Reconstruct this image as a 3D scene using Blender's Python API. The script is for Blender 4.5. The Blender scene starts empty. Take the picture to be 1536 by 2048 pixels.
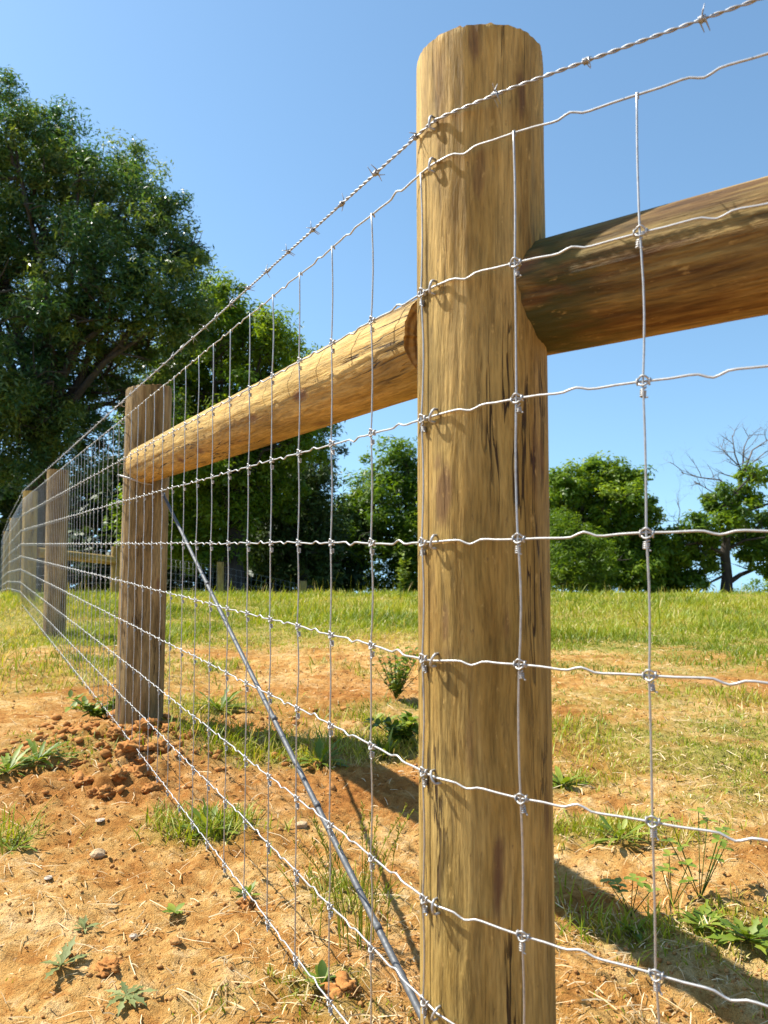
import bpy, math, random
import numpy as np
from mathutils import Vector, Matrix
PI = math.pi
sc = bpy.context.scene
# ------------------------------------------------------------------ camera, sky, sun, exposure
CAM_Z = 0.75
F_PX = 1538.0
PITCH = 0.0624
cam = bpy.data.cameras.new('camera')
cam.sensor_fit = 'VERTICAL'; cam.sensor_height = 36.0; cam.sensor_width = 27.0
cam.lens = F_PX / 2048 * 36.0
cam.clip_start = 0.02; cam.clip_end = 2000
cam.dof.use_dof = True; cam.dof.focus_distance = 1.75; cam.dof.aperture_fstop = 9.0
camo = bpy.data.objects.new('camera', cam); sc.collection.objects.link(camo)
camo.location = (0, 0, CAM_Z); camo.rotation_euler = (PI/2 + PITCH, 0, 0)
sc.camera = camo
SUN_EL = math.radians(53); SUN_AZ = math.atan2(-0.959, 0.283)       # azimuth from +Y towards +X
w = bpy.data.worlds.new('World'); sc.world = w; w.use_nodes = True
nt = w.node_tree; bg = nt.nodes['Background']
sky = nt.nodes.new('ShaderNodeTexSky'); sky.sky_type = 'NISHITA'; sky.sun_disc = False
sky.sun_elevation = SUN_EL; sky.sun_rotation = SUN_AZ
sky.air_density = 1.0; sky.dust_density = 0.6; sky.ozone_density = 1.2; sky.altitude = 200
# below the horizon the air keeps the colour of the horizon
_tc = nt.nodes.new('ShaderNodeTexCoord'); _sx = nt.nodes.new('ShaderNodeSeparateXYZ'); _mx = nt.nodes.new('ShaderNodeMath'); _mx.operation = 'MAXIMUM'; _mx.inputs[1].default_value = .03
_ma = nt.nodes.new('ShaderNodeMath'); _ma.operation = 'MULTIPLY_ADD'; _ma.inputs[1].default_value = .85; _ma.inputs[2].default_value = .13
_cx = nt.nodes.new('ShaderNodeCombineXYZ'); _nv = nt.nodes.new('ShaderNodeVectorMath'); _nv.operation = 'NORMALIZE'
nt.links.new(_tc.outputs['Generated'], _sx.inputs[0]); nt.links.new(_sx.outputs[0], _cx.inputs[0]); nt.links.new(_sx.outputs[1], _cx.inputs[1])
nt.links.new(_sx.outputs[2], _mx.inputs[0]); nt.links.new(_mx.outputs[0], _ma.inputs[0]); nt.links.new(_ma.outputs[0], _cx.inputs[2]); nt.links.new(_cx.outputs[0], _nv.inputs[0]); nt.links.new(_nv.outputs[0], sky.inputs[0])
_tm = nt.nodes.new('ShaderNodeMix'); _tm.data_type = 'RGBA'; _tm.blend_type = 'MULTIPLY'; _tm.inputs[0].default_value = 1; _tm.inputs[7].default_value = (.94, 1.13, 1.12, 1)
nt.links.new(sky.outputs[0], _tm.inputs[6]); nt.links.new(_tm.outputs[2], bg.inputs[0]); bg.inputs[1].default_value = 0.105
sl = bpy.data.lights.new('sun', 'SUN'); sl.energy = 5.0; sl.angle = math.radians(0.5); sl.color = (1, .95, .86)
slo = bpy.data.objects.new('sun', sl); sc.collection.objects.link(slo)
sdir = Vector((math.sin(SUN_AZ)*math.cos(SUN_EL), math.cos(SUN_AZ)*math.cos(SUN_EL), math.sin(SUN_EL)))
slo.rotation_euler = sdir.to_track_quat('Z', 'Y').to_euler()
sc.view_settings.view_transform = 'Standard'; sc.view_settings.look = 'None'
sc.view_settings.gamma = 1.0; sc.view_settings.exposure = 0.95
sc.render.resolution_x = 768; sc.render.resolution_y = 1024
sc.cycles.max_bounces = 8; sc.cycles.transparent_max_bounces = 8

# ------------------------------------------------------------------ helpers
C = sc.collection
def ratio(x, y):
    u = (x-768)/F_PX; v = (1024-y)/F_PX
    d = math.cos(PITCH) - v*math.sin(PITCH)
    return u/d, (math.sin(PITCH)+v*math.cos(PITCH))/d
def at(x, y, Y):
    a, b = ratio(x, y)
    return Vector((a*Y, Y, b*Y + CAM_Z))
def zat(x, y, Y):
    return at(x, y, Y).z

def link(name, me, mats=None, parent=None):
    o = bpy.data.objects.new(name, me); C.objects.link(o)
    if mats is not None and me is not None and not me.materials:
        for m in (mats if isinstance(mats, (list, tuple)) else [mats]): me.materials.append(m)
    if parent is not None: o.parent = parent
    return o
def tag(o, label=None, cat=None, group=None, kind=None):
    if label: o['label'] = label
    if cat: o['category'] = cat
    if group: o['group'] = group
    if kind: o['kind'] = kind
    return o
def empty(name, loc):
    o = bpy.data.objects.new(name, None); C.objects.link(o); o.location = loc; o.empty_display_size = .1
    return o

def mesh_np(name, V, F, tint=None, smooth=False, midx=None):
    """V (n,3); F (m,k) int"""
    me = bpy.data.meshes.new(name)
    V = np.asarray(V, np.float32); F = np.asarray(F, np.int32)
    m, k = F.shape
    me.vertices.add(len(V)); me.vertices.foreach_set('co', V.ravel())
    me.loops.add(m*k); me.loops.foreach_set('vertex_index', F.ravel())
    me.polygons.add(m)
    me.polygons.foreach_set('loop_start', np.arange(0, m*k, k, dtype=np.int32))
    me.polygons.foreach_set('loop_total', np.full(m, k, np.int32))
    if smooth: me.polygons.foreach_set('use_smooth', np.ones(m, bool))
    if midx is not None: me.polygons.foreach_set('material_index', np.asarray(midx, np.int32))
    if tint is not None:
        for nm, arr in (tint.items() if isinstance(tint, dict) else [('tint', tint)]):
            a = me.attributes.new(nm, 'FLOAT', 'POINT'); a.data.foreach_set('value', np.asarray(arr, np.float32))
    me.update(calc_edges=True)
    return me

class MB:
    """collects polygons of one mesh"""
    def __init__(s): s.v = []; s.f = []; s.t = []
    def add(s, V, F, t=0.0):
        o = len(s.v); s.v.extend([tuple(p) for p in V]); s.f.extend([tuple(i+o for i in f) for f in F])
        s.t.extend([t]*len(V) if np.isscalar(t) else list(t))
    def tube(s, pts, rad, n=6, cap=True, t=0.0):
        pts = [Vector(p) for p in pts]
        if not hasattr(rad, '__len__'): rad = [rad]*len(pts)
        V = []; F = []; up = None
        for i, p in enumerate(pts):
            d = (pts[min(i+1, len(pts)-1)] - pts[max(i-1, 0)])
            if d.length < 1e-9: d = Vector((0, 0, 1))
            d.normalize()
            if up is None:
                up = Vector((0, 0, 1)) if abs(d.z) < .9 else Vector((1, 0, 0))
            a = d.cross(up)
            if a.length < 1e-6: a = d.cross(Vector((1, .3, .1)))
            a.normalize(); b = a.cross(d).normalized(); up = b
            for k in range(n):
                th = 2*PI*k/n
                V.append(p + (a*math.cos(th) + b*math.sin(th))*rad[i])
        for i in range(len(pts)-1):
            for k in range(n):
                k2 = (k+1) % n
                F.append((i*n+k, i*n+k2, (i+1)*n+k2, (i+1)*n+k))
        if cap:
            F.append(tuple(range(n))[::-1]); F.append(tuple((len(pts)-1)*n+k for k in range(n)))
        s.add(V, F, t)
    def mesh(s, name, smooth=True):
        me = bpy.data.meshes.new(name); me.from_pydata(s.v, [], s.f)
        if smooth: me.polygons.foreach_set('use_smooth', [True]*len(me.polygons))
        a = me.attributes.new('tint', 'FLOAT', 'POINT'); a.data.foreach_set('value', np.array(s.t, np.float32))
        me.update(); return me

# hash noise (numpy, works anywhere)
def _h(ix, iy, seed):
    n = (ix.astype(np.int64)*374761393 + iy.astype(np.int64)*668265263 + seed*974634777) & 0x7fffffff
    n = ((n ^ (n >> 13)) * 1274126177) & 0x7fffffff
    n = (n ^ (n >> 16)) & 0xffff
    return n/65535.0
def vnoise(x, y, seed=0):
    x = np.asarray(x, float); y = np.asarray(y, float)
    ix = np.floor(x); iy = np.floor(y); fx = x-ix; fy = y-iy
    fx = fx*fx*(3-2*fx); fy = fy*fy*(3-2*fy)
    a = _h(ix, iy, seed); b = _h(ix+1, iy, seed); c = _h(ix, iy+1, seed); d = _h(ix+1, iy+1, seed)
    return (a*(1-fx)+b*fx)*(1-fy) + (c*(1-fx)+d*fx)*fy - .5
def fbm(x, y, f, oct=4, seed=0):
    r = 0; a = 1.0
    for i in range(oct):
        r = r + a*vnoise(x*f + 13.7*i, y*f - 7.3*i, seed+i); f *= 2.03; a *= .5
    return r
def sstep(a, b, x):
    t = np.clip((np.asarray(x, float)-a)/(b-a), 0, 1); return t*t*(3-2*t)

# ------------------------------------------------------------------ materials
def mat(name):
    m = bpy.data.materials.new(name); m.use_nodes = True
    n = m.node_tree.nodes; l = m.node_tree.links
    return m, n, l, n['Principled BSDF']
def ramp(n, stops, interp='LINEAR'):
    r = n.new('ShaderNodeValToRGB'); e = r.color_ramp; e.interpolation = interp
    while len(e.elements) < len(stops): e.elements.new(.5)
    for el, (p, c) in zip(e.elements, stops):
        el.position = p; el.color = (c[0], c[1], c[2], 1) if hasattr(c, '__len__') else (c, c, c, 1)
    return r
def noise(n, l, vec, scale, detail=4, rough=.55, dist=0.0):
    t = n.new('ShaderNodeTexNoise'); t.inputs['Scale'].default_value = scale
    t.inputs['Detail'].default_value = detail; t.inputs['Roughness'].default_value = rough
    t.inputs['Distortion'].default_value = dist
    l.new(vec, t.inputs['Vector']); return t
def mapping(n, l, src, scale, loc=(0, 0, 0)):
    m = n.new('ShaderNodeMapping'); m.inputs['Scale'].default_value = scale; m.inputs['Location'].default_value = loc
    l.new(src, m.inputs['Vector']); return m.outputs[0]
def mix(n, l, fac, a, b, mode='MIX'):
    m = n.new('ShaderNodeMix'); m.data_type = 'RGBA'; m.blend_type = mode
    for s, v in ((m.inputs[0], fac), (m.inputs[6], a), (m.inputs[7], b)):
        if isinstance(v, (int, float)): s.default_value = v
        elif isinstance(v, tuple): s.default_value = (*v, 1)
        else: l.new(v, s)
    return m.outputs[2]
def mth(n, l, op, a, b=None):
    m = n.new('ShaderNodeMath'); m.operation = op; m.use_clamp = False
    for s, v in zip(m.inputs, (a, b)):
        if v is None: continue
        if isinstance(v, (int, float)): s.default_value = v
        else: l.new(v, s)
    return m.outputs[0]

def wood_mat(name, light, mid, dark, seed=0, grey=0.0):
    m, n, l, p = mat(name)
    tc = n.new('ShaderNodeTexCoord').outputs['Object']
    off = (seed*3.1, seed*1.7, seed*2.3)
    # streaks along the grain, gently wandering
    wv = noise(n, l, mapping(n, l, tc, (5, 5, 1.6), off), 1.0, 3)
    vadd = n.new('ShaderNodeVectorMath'); vadd.operation = 'MULTIPLY_ADD'
    l.new(wv.outputs['Color'], vadd.inputs[0]); vadd.inputs[1].default_value = (.045, .045, .03); l.new(tc, vadd.inputs[2])
    g = vadd.outputs[0]
    s1 = noise(n, l, mapping(n, l, g, (24, 24, 2.6), off), 1.0, 6, .66)
    s2 = noise(n, l, mapping(n, l, g, (120, 120, 11), off), 1.0, 5, .68)
    s3 = noise(n, l, mapping(n, l, g, (300, 300, 22), off), 1.0, 2, .6)
    r1 = ramp(n, [(.30, dark), (.44, mid), (.60, light), (.78, tuple(min(1, c*1.12) for c in light))]); l.new(s1.outputs[0], r1.inputs[0])
    r2 = ramp(n, [(.32, .42), (.47, .92), (.66, 1.15)]); l.new(s2.outputs[0], r2.inputs[0])
    c = mix(n, l, .6, r1.outputs[0], r2.outputs[0], 'MULTIPLY')
    r3 = ramp(n, [(.36, .5), (.52, 1.0), (.7, 1.2)]); l.new(s3.outputs[0], r3.inputs[0])
    c = mix(n, l, .55, c, r3.outputs[0], 'MULTIPLY')
    # grey green weathering patches
    b1 = noise(n, l, mapping(n, l, g, (7, 7, 1.3), (seed, 4, seed)), 1.0, 5, .6)
    rb = ramp(n, [(.47-grey*.25, 0), (.68-grey*.2, .75)]); l.new(b1.outputs[0], rb.inputs[0])
    c = mix(n, l, rb.outputs[0], c, mix(n, l, 1.0, c, (.56, .60, .50), 'MULTIPLY'))
    b2 = noise(n, l, mapping(n, l, g, (16, 16, 5), (seed, 8, seed)), 1.0, 5, .7)
    rb2 = ramp(n, [(.3, .62), (.46, .95), (.62, 1.12)]); l.new(b2.outputs[0], rb2.inputs[0])
    c = mix(n, l, .85, c, rb2.outputs[0], 'MULTIPLY')
    # dark drying checks: thin long lines
    ck = noise(n, l, mapping(n, l, g, (30, 30, 1.3), (seed*5, 2, seed)), 1.0, 4, .6)
    d = mth(n, l, 'ABSOLUTE', mth(n, l, 'SUBTRACT', ck.outputs[0], .5))
    gate = noise(n, l, mapping(n, l, tc, (9, 9, 2.2), (seed, 9, 3)), 1.0, 2)
    rg = ramp(n, [(.5, 0), (.58, 1)]); l.new(gate.outputs[0], rg.inputs[0])
    rc = ramp(n, [(.0, 1), (.007, .95), (.011, 0)]); l.new(d, rc.inputs[0])
    crack = mth(n, l, 'MULTIPLY', rc.outputs[0], rg.outputs[0])
    c = mix(n, l, crack, c, (.05, .028, .012))
    # knots and torn bark scraps
    vo = n.new('ShaderNodeTexVoronoi'); vo.inputs['Scale'].default_value = 1.0
    l.new(mapping(n, l, g, (13, 13, 4.2), (seed*2, seed, 1)), vo.inputs['Vector'])
    rk = ramp(n, [(.05, .9), (.14, .45), (.19, 0)]); l.new(vo.outputs['Distance'], rk.inputs[0])
    sel = ramp(n, [(.46, 0), (.5, 1)]); l.new(vo.outputs['Color'], sel.inputs[0])
    kn = mth(n, l, 'MULTIPLY', rk.outputs[0], sel.outputs[0])
    c = mix(n, l, kn, c, (.15, .062, .032))
    at_ = n.new('ShaderNodeAttribute'); at_.attribute_name = 'stain'
    c = mix(n, l, mth(n, l, 'MULTIPLY', at_.outputs['Fac'], .9), c, (.11, .048, .026))
    am_ = n.new('ShaderNodeAttribute'); am_.attribute_name = 'moss'
    c = mix(n, l, am_.outputs['Fac'], c, (.040, .046, .010))
    # specks of dark mould
    sp = noise(n, l, mapping(n, l, tc, (150, 150, 60), off), 1.0, 3, .7)
    rs = ramp(n, [(.66, 0), (.74, .6)]); l.new(sp.outputs[0], rs.inputs[0])
    c = mix(n, l, rs.outputs[0], c, (.1, .06, .03))
    fl = noise(n, l, mapping(n, l, tc, (95, 95, 34), (seed, 3, 1)), 1.0, 4, .75)
    rf = ramp(n, [(.62, 0), (.72, .55)]); l.new(fl.outputs[0], rf.inputs[0])
    c = mix(n, l, rf.outputs[0], c, tuple(min(.8, x_*1.35) for x_ in light))
    l.new(c, p.inputs['Base Color'])
    p.inputs['Roughness'].default_value = .74; p.inputs['Specular IOR Level'].default_value = .25
    h = mth(n, l, 'SUBTRACT', mth(n, l, 'ADD', mth(n, l, 'MULTIPLY', s1.outputs[0], .6), mth(n, l, 'ADD', mth(n, l, 'MULTIPLY', s2.outputs[0], .45), mth(n, l, 'MULTIPLY', s3.outputs[0], .14))), mth(n, l, 'ADD', mth(n, l, 'MULTIPLY', crack, .8), mth(n, l, 'MULTIPLY', kn, .35)))
    bp = n.new('ShaderNodeBump'); bp.inputs['Strength'].default_value = .9; bp.inputs['Distance'].default_value = .009
    l.new(h, bp.inputs['Height']); l.new(bp.outputs[0], p.inputs['Normal'])
    return m
def endgrain_mat(name, light, dark):
    m, n, l, p = mat(name)
    tc = n.new('ShaderNodeTexCoord').outputs['Object']
    nz = noise(n, l, tc, 14, 3)
    va = n.new('ShaderNodeVectorMath'); va.operation = 'MULTIPLY_ADD'
    l.new(nz.outputs['Color'], va.inputs[0]); va.inputs[1].default_value = (.02, .02, 0); l.new(tc, va.inputs[2])
    wt = n.new('ShaderNodeTexWave'); wt.wave_type = 'RINGS'; wt.rings_direction = 'Z'
    wt.inputs['Scale'].default_value = 26; wt.inputs['Distortion'].default_value = 1.2; wt.inputs['Detail'].default_value = 2
    l.new(va.outputs[0], wt.inputs['Vector'])
    saw = noise(n, l, mapping(n, l, tc, (420, 30, 30)), 1.0, 3)
    r = ramp(n, [(.1, dark), (.8, light)]); l.new(wt.outputs['Fac'], r.inputs[0])
    r2 = ramp(n, [(.3, .7), (.65, 1.05)]); l.new(saw.outputs[0], r2.inputs[0])
    l.new(mix(n, l, .8, r.outputs[0], r2.outputs[0], 'MULTIPLY'), p.inputs['Base Color'])
    p.inputs['Roughness'].default_value = .85; p.inputs['Specular IOR Level'].default_value = .15
    bp = n.new('ShaderNodeBump'); bp.inputs['Strength'].default_value = .5; bp.inputs['Distance'].default_value = .002
    l.new(saw.outputs[0], bp.inputs['Height']); l.new(bp.outputs[0], p.inputs['Normal'])
    return m
M_POST = wood_mat('post_wood', (.55, .365, .12), (.43, .268, .073), (.30, .17, .040), 1, .35)
M_POST2 = wood_mat('weathered_post_wood', (.42, .29, .13), (.28, .18, .070), (.18, .105, .038), 4, .35)
M_RAIL = wood_mat('rail_wood', (.54, .36, .115), (.43, .265, .070), (.29, .16, .038), 7, .1)
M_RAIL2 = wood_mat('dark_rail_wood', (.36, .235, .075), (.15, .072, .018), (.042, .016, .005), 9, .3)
M_END = endgrain_mat('end_grain', (.48, .29, .11), (.25, .13, .045))

def wire_mat(name, base, rough, met):
    m, n, l, p = mat(name)
    tc = n.new('ShaderNodeTexCoord').outputs['Object']
    nz = noise(n, l, tc, 160, 4, .6)
    r = ramp(n, [(.3, tuple(c*.72 for c in base)), (.65, base)]); l.new(nz.outputs[0], r.inputs[0])
    l.new(r.outputs[0], p.inputs['Base Color'])
    rr = ramp(n, [(.3, rough+.12), (.7, rough-.06)]); l.new(nz.outputs[0], rr.inputs[0])
    l.new(rr.outputs[0], p.inputs['Roughness']); p.inputs['Metallic'].default_value = met
    return m
M_WIRE = wire_mat('galvanised_wire', (.50, .50, .49), .50, .75)
M_BARB = wire_mat('barbed_wire_zinc', (.40, .40, .40), .48, .8)
M_ROD = wire_mat('brace_cable_steel', (.13, .135, .14), .6, .45)

def leaf_mat(name, stops, trans=.35, rough=.42, spec=.5):
    m, n, l, p = mat(name)
    a = n.new('ShaderNodeAttribute'); a.attribute_name = 'tint'
    r = ramp(n, stops); l.new(a.outputs['Fac'], r.inputs[0])
    l.new(r.outputs[0], p.inputs['Base Color'])
    p.inputs['Roughness'].default_value = rough; p.inputs['Specular IOR Level'].default_value = spec
    t = n.new('ShaderNodeBsdfTranslucent')
    g = mix(n, l, 1.0, r.outputs[0], (1.35, 1.25, .5), 'MULTIPLY'); l.new(g, t.inputs[0])
    ms = n.new('ShaderNodeMixShader'); ms.inputs[0].default_value = trans
    l.new(p.outputs[0], ms.inputs[1]); l.new(t.outputs[0], ms.inputs[2])
    l.new(ms.outputs[0], n['Material Output'].inputs[0])
    return m
M_OAK = leaf_mat('oak_leaves', [(0, (.018, .065, .034)), (.5, (.055, .130, .042)), (1, (.21, .26, .05))], .45, .36, .6)
M_LEAF = leaf_mat('bright_leaves', [(0, (.038, .095, .010)), (.5, (.115, .205, .015)), (1, (.25, .34, .025))], .5, .46, .4)
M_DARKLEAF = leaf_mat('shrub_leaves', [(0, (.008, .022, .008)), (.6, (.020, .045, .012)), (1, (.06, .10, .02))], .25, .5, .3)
M_GRASS = leaf_mat('grass_blades', [(0, (.085, .13, .006)), (.4, (.205, .275, .012)), (.7, (.36, .37, .028)), (.86, (.48, .38, .10)), (1, (.58, .45, .20))], .35, .5, .35)
M_WEED = leaf_mat('weed_leaves', [(0, (.07, .125, .012)), (.5, (.15, .225, .020)), (1, (.30, .35, .045))], .35, .5, .4)
M_GREYWEED = leaf_mat('grey_weed_leaves', [(0, (.11, .14, .04)), (.5, (.20, .23, .075)), (1, (.33, .35, .14))], .22, .6, .3)
M_STRAW = leaf_mat('straw', [(0, (.30, .19, .08)), (.5, (.52, .36, .17)), (1, (.72, .58, .36))], .1, .6, .3)
def bark_mat(name, a, b):
    m, n, l, p = mat(name)
    tc = n.new('ShaderNodeTexCoord').outputs['Object']
    nz = noise(n, l, mapping(n, l, tc, (6, 6, 1.4)), 1.5, 5, .65)
    r = ramp(n, [(.35, a), (.65, b)]); l.new(nz.outputs[0], r.inputs[0]); l.new(r.outputs[0], p.inputs['Base Color'])
    p.inputs['Roughness'].default_value = .9
    bp = n.new('ShaderNodeBump'); bp.inputs['Distance'].default_value = .05; l.new(nz.outputs[0], bp.inputs['Height']); l.new(bp.outputs[0], p.inputs['Normal'])
    return m
M_BARK = bark_mat('bark', (.022, .018, .014), (.06, .047, .036))
M_DEAD = bark_mat('bare_branch', (.11, .085, .07), (.22, .175, .14))

def soil_mat():
    m, n, l, p = mat('clay_soil')
    tc = n.new('ShaderNodeTexCoord').outputs['Object']
    veg = n.new('ShaderNodeAttribute'); veg.attribute_name = 'veg'
    red = n.new('ShaderNodeAttribute'); red.attribute_name = 'red'
    n1 = noise(n, l, tc, 2.2, 6, .62, .3)
    n2 = noise(n, l, tc, 14, 6, .7, .4)
    n3 = noise(n, l, tc, 75, 5, .7)
    n4 = noise(n, l, tc, 300, 3, .7)
    s = mth(n, l, 'ADD', mth(n, l, 'MULTIPLY', n1.outputs[0], .45), mth(n, l, 'MULTIPLY', n2.outputs[0], .55))
    r = ramp(n, [(.34, (.30, .118, .028)), (.45, (.46, .22, .060)), (.52, (.58, .34, .115)), (.60, (.74, .50, .235))]); l.new(s, r.inputs[0])
    c = mix(n, l, red.outputs['Fac'], r.outputs[0], (.36, .135, .032))
    r3 = ramp(n, [(.31, (.46, .36, .28)), (.44, (.94, .89, .83)), (.6, (1.06, 1.05, 1.0)), (.75, (1.2, 1.2, 1.15))]); l.new(n3.outputs[0], r3.inputs[0])
    c = mix(n, l, .75, c, r3.outputs[0], 'MULTIPLY')
    r4 = ramp(n, [(.3, .55), (.5, 1.0), (.75, 1.2)]); l.new(n4.outputs[0], r4.inputs[0])
    c = mix(n, l, .6, c, r4.outputs[0], 'MULTIPLY')
    # thatch between the grass: tan and olive
    th = noise(n, l, mapping(n, l, tc, (38, 14, 10)), 1.0, 6, .75, .8)
    rt = ramp(n, [(.34, (.06, .07, .012)), (.46, (.16, .18, .025)), (.56, (.30, .27, .06)), (.68, (.46, .36, .14))]); l.new(th.outputs[0], rt.inputs[0])
    c = mix(n, l, veg.outputs['Fac'], c, rt.outputs[0])
    l.new(c, p.inputs['Base Color']); p.inputs['Roughness'].default_value = .95; p.inputs['Specular IOR Level'].default_value = .08
    h = mth(n, l, 'ADD', mth(n, l, 'MULTIPLY', n3.outputs[0], .7), mth(n, l, 'MULTIPLY', n4.outputs[0], .3))
    h = mth(n, l, 'ADD', h, mth(n, l, 'MULTIPLY', n2.outputs[0], .9))
    bp = n.new('ShaderNodeBump'); bp.inputs['Strength'].default_value = 1.0; bp.inputs['Distance'].default_value = .014
    l.new(h, bp.inputs['Height']); l.new(bp.outputs[0], p.inputs['Normal'])
    return m
M_SOIL = soil_mat()
def clod_mat(name, a, b, sc_=40):
    m, n, l, p = mat(name)
    tc = n.new('ShaderNodeTexCoord').outputs['Object']
    nz = noise(n, l, tc, sc_, 5, .7)
    r = ramp(n, [(.3, a), (.68, b)]); l.new(nz.outputs[0], r.inputs[0]); l.new(r.outputs[0], p.inputs['Base Color'])
    p.inputs['Roughness'].default_value = .95; p.inputs['Specular IOR Level'].default_value = .1
    bp = n.new('ShaderNodeBump'); bp.inputs['Distance'].default_value = .006; l.new(nz.outputs[0], bp.inputs['Height']); l.new(bp.outputs[0], p.inputs['Normal'])
    return m
M_CLOD = clod_mat('red_clay', (.28, .105, .028), (.50, .24, .075))
M_CRUMB = clod_mat('soil_crumb', (.28, .12, .035), (.54, .30, .11), 60)
M_STONE = clod_mat('tan_stone', (.36, .24, .13), (.58, .42, .25), 60)
M_PALE = clod_mat('pale_stone', (.36, .29, .22), (.54, .46, .37), 60)

# ------------------------------------------------------------------ fence plan
PC = Vector((.133, 1.032))                     # centre of the big post
PR = .0875
dL = Vector((-.4675, .884)); dR = Vector((.84, -.543))
n1 = Vector((-.884, -.4675)); n2 = Vector((-.543, -.84))
WO = PR + .003                                 # wires lie just proud of the posts
a1 = math.atan2(n1.y, n1.x); a2 = math.atan2(n2.y, n2.x); ARC = abs(a2-a1)*WO
A1 = PC + n1*WO; A2 = PC + n2*WO
def plan(s):
    """plan position on the wire line; s > 0 runs to the far left, s < 0 to the near right"""
    if s >= 0: return A1 + dL*s
    if s > -ARC:
        a = a1 + (a2-a1)*(-s/ARC); return PC + Vector((math.cos(a), math.sin(a)))*WO
    return A2 + dR*(-s-ARC)
def plan_n(s):
    if s >= 0: return n1
    if s > -ARC:
        a = a1 + (a2-a1)*(-s/ARC); return Vector((math.cos(a), math.sin(a)))
    return n2
def plan_t(s):
    n_ = plan_n(s); return Vector((-n_.y, n_.x))   # pointing right along the fence
# heights of barbed wire (0) and the nine line wires (1..9) at stations along s
Y0 = plan(0).y; YR1 = .911; YR2 = .831; YP2 = 3.14; YP4 = 9.95
px0 = [262, 345, 585, 838, 1085, 1318, 1545, 1800, 2005]
z0 = [zat(848, y, Y0) for y in px0]; z0.append(z0[-1]-.148)
pxr = [180, 268, 530, 800, 1078, 1328, 1595, 1868]
zr = [zat(1040, y, YR1) for y in pxr]; zr += [zr[-1]-.146, zr[-1]-.294]
pxr2 = [92, 193, 468, 765, 1068, 1350, 1640, 1945]
zr2 = [zat(1290, y, YR2) for y in pxr2]; zr2 += [zr2[-1]-.146, zr2[-1]-.294]
px2 = [801, 837, 919, 1003, 1087, 1161, 1237, 1313, 1382, 1446]
z2 = [zat(250, y, YP2-.05) for y in px2]
px4 = [982, 998, 1029, 1060, 1087.5, 1112, 1138, 1164, 1183, 1203]
z4 = [zat(45, y, YP4) for y in px4]
z3 = [(a*3.9+b*3.8)/7.7 for a, b in zip(z2, z4)]
z5 = [z-.10 for z in z4]; z6 = [z-.27 for z in z4]; z7 = [z-.5 for z in z4]
st_s = [-2.6, -.283, -.1355, 0, 2.40, 6.3, 10.2, 14.6, 18.2, 22.0]
zrr = [a + (b-c)*.0 for a, b, c in zip(zr2, zr2, zr)]
st_z = np.array([zrr, zr2, zr, z0, z2, z3, z4, z5, z6, z7])
def wz(i, s): return float(np.interp(s, st_s, st_z[:, i]))

# ------------------------------------------------------------------ ground
gY = [-40, 0, 1, 3.2, 6.6, 10, 14, 18, 24, 45, 300]
gZ = [-.95, -.78, -.745, -.70, -.655, -.635, -.625, -.86, -1.20, -2.35, -16.0]
P2c = PC + dL*2.485
def gmac(X, Y):
    z = np.interp(Y, gY, gZ) + CAM_Z
    # smooth the knees
    z = (z + np.interp(np.asarray(Y)-.8, gY, gZ) + CAM_Z + np.interp(np.asarray(Y)+.8, gY, gZ) + CAM_Z)/3
    z = z + .07*np.exp(-((np.asarray(X)+4.6)**2/6 + (np.asarray(Y)-10)**2/7))
    return z
def ground_h(X, Y):
    X = np.asarray(X, float); Y = np.asarray(Y, float)
    z = gmac(X, Y)
    near = 1 - sstep(6, 11, Y)
    z = z + fbm(X, Y, .8, 3, 3)*.05*sstep(0, 2, Y) + near*(fbm(X, Y, 5.5, 3, 11)*.022)
    r = np.abs(fbm(X, Y, 16, 4, 21)); z = z + near*(.5-r)*.020 - near*.010
    z = z + near*(fbm(X, Y, 48, 4, 31)*.014)
    # loose red earth at the foot of the second post
    d2 = (X-P2c.x-.02)**2/.16 + (Y-P2c.y+.16)**2/.18
    z = z + np.exp(-d2)*(.045 + .07*np.abs(fbm(X, Y, 11, 4, 41)))
    d3 = (X+1.05)**2/.30 + (Y-2.55)**2/.12
    z = z + np.exp(-d3)*(.07*np.abs(fbm(X, Y, 13, 4, 43)))
    return z
def gpt(x, y):
    a, b = ratio(x, y); lo, hi = .8, 40
    Ys = np.exp(np.linspace(math.log(.8), math.log(30), 900))
    d = b*Ys + CAM_Z - ground_h(a*Ys, Ys)
    i = int(np.argmax(d < 0)); Y = Ys[i]
    return Vector((a*Y, Y, float(ground_h(a*Y, Y))))
# vegetation: list of patches (pixel x, y, radius m x, radius m y, strength)
PATCH = [(1480, 1490, .62, .7, .95), (1330, 1400, .8, .4, .5), (1180, 1330, .8, .5, .5), (1440, 1580, .25, .2, .7), (1180, 1450, .3, .15, .45), (420, 1650, .17, .13, 1.0), (1230, 1665, .26, .12, .95), (1120, 1560, .16, .1, .8),
         (620, 1510, .42, .16, 1.0), (480, 1475, .3, .12, .9), (780, 1490, .35, .15, 1.0), (430, 1410, .35, .3, .9), (60, 1500, .45, .22, .45), (10, 1690, .10, .08, .5),
         (560, 2015, .22, .06, .45), (680, 1790, .10, .12, .5), (640, 1960, .10, .05, .8), (1480, 1870, .2, .12, .6),
         (820, 1430, .4, .3, .7), (1150, 1860, .25, .1, .3), (40, 1350, 1.2, .8, .45), (200, 1330, .5, .9, .7), (640, 1430, .5, .15, .35), (1300, 1860, .2, .07, .55), (1250, 1560, .4, .15, .35)]
PW = [(gpt(x, y), rx, ry, s) for x, y, rx, ry, s in PATCH]
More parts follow.
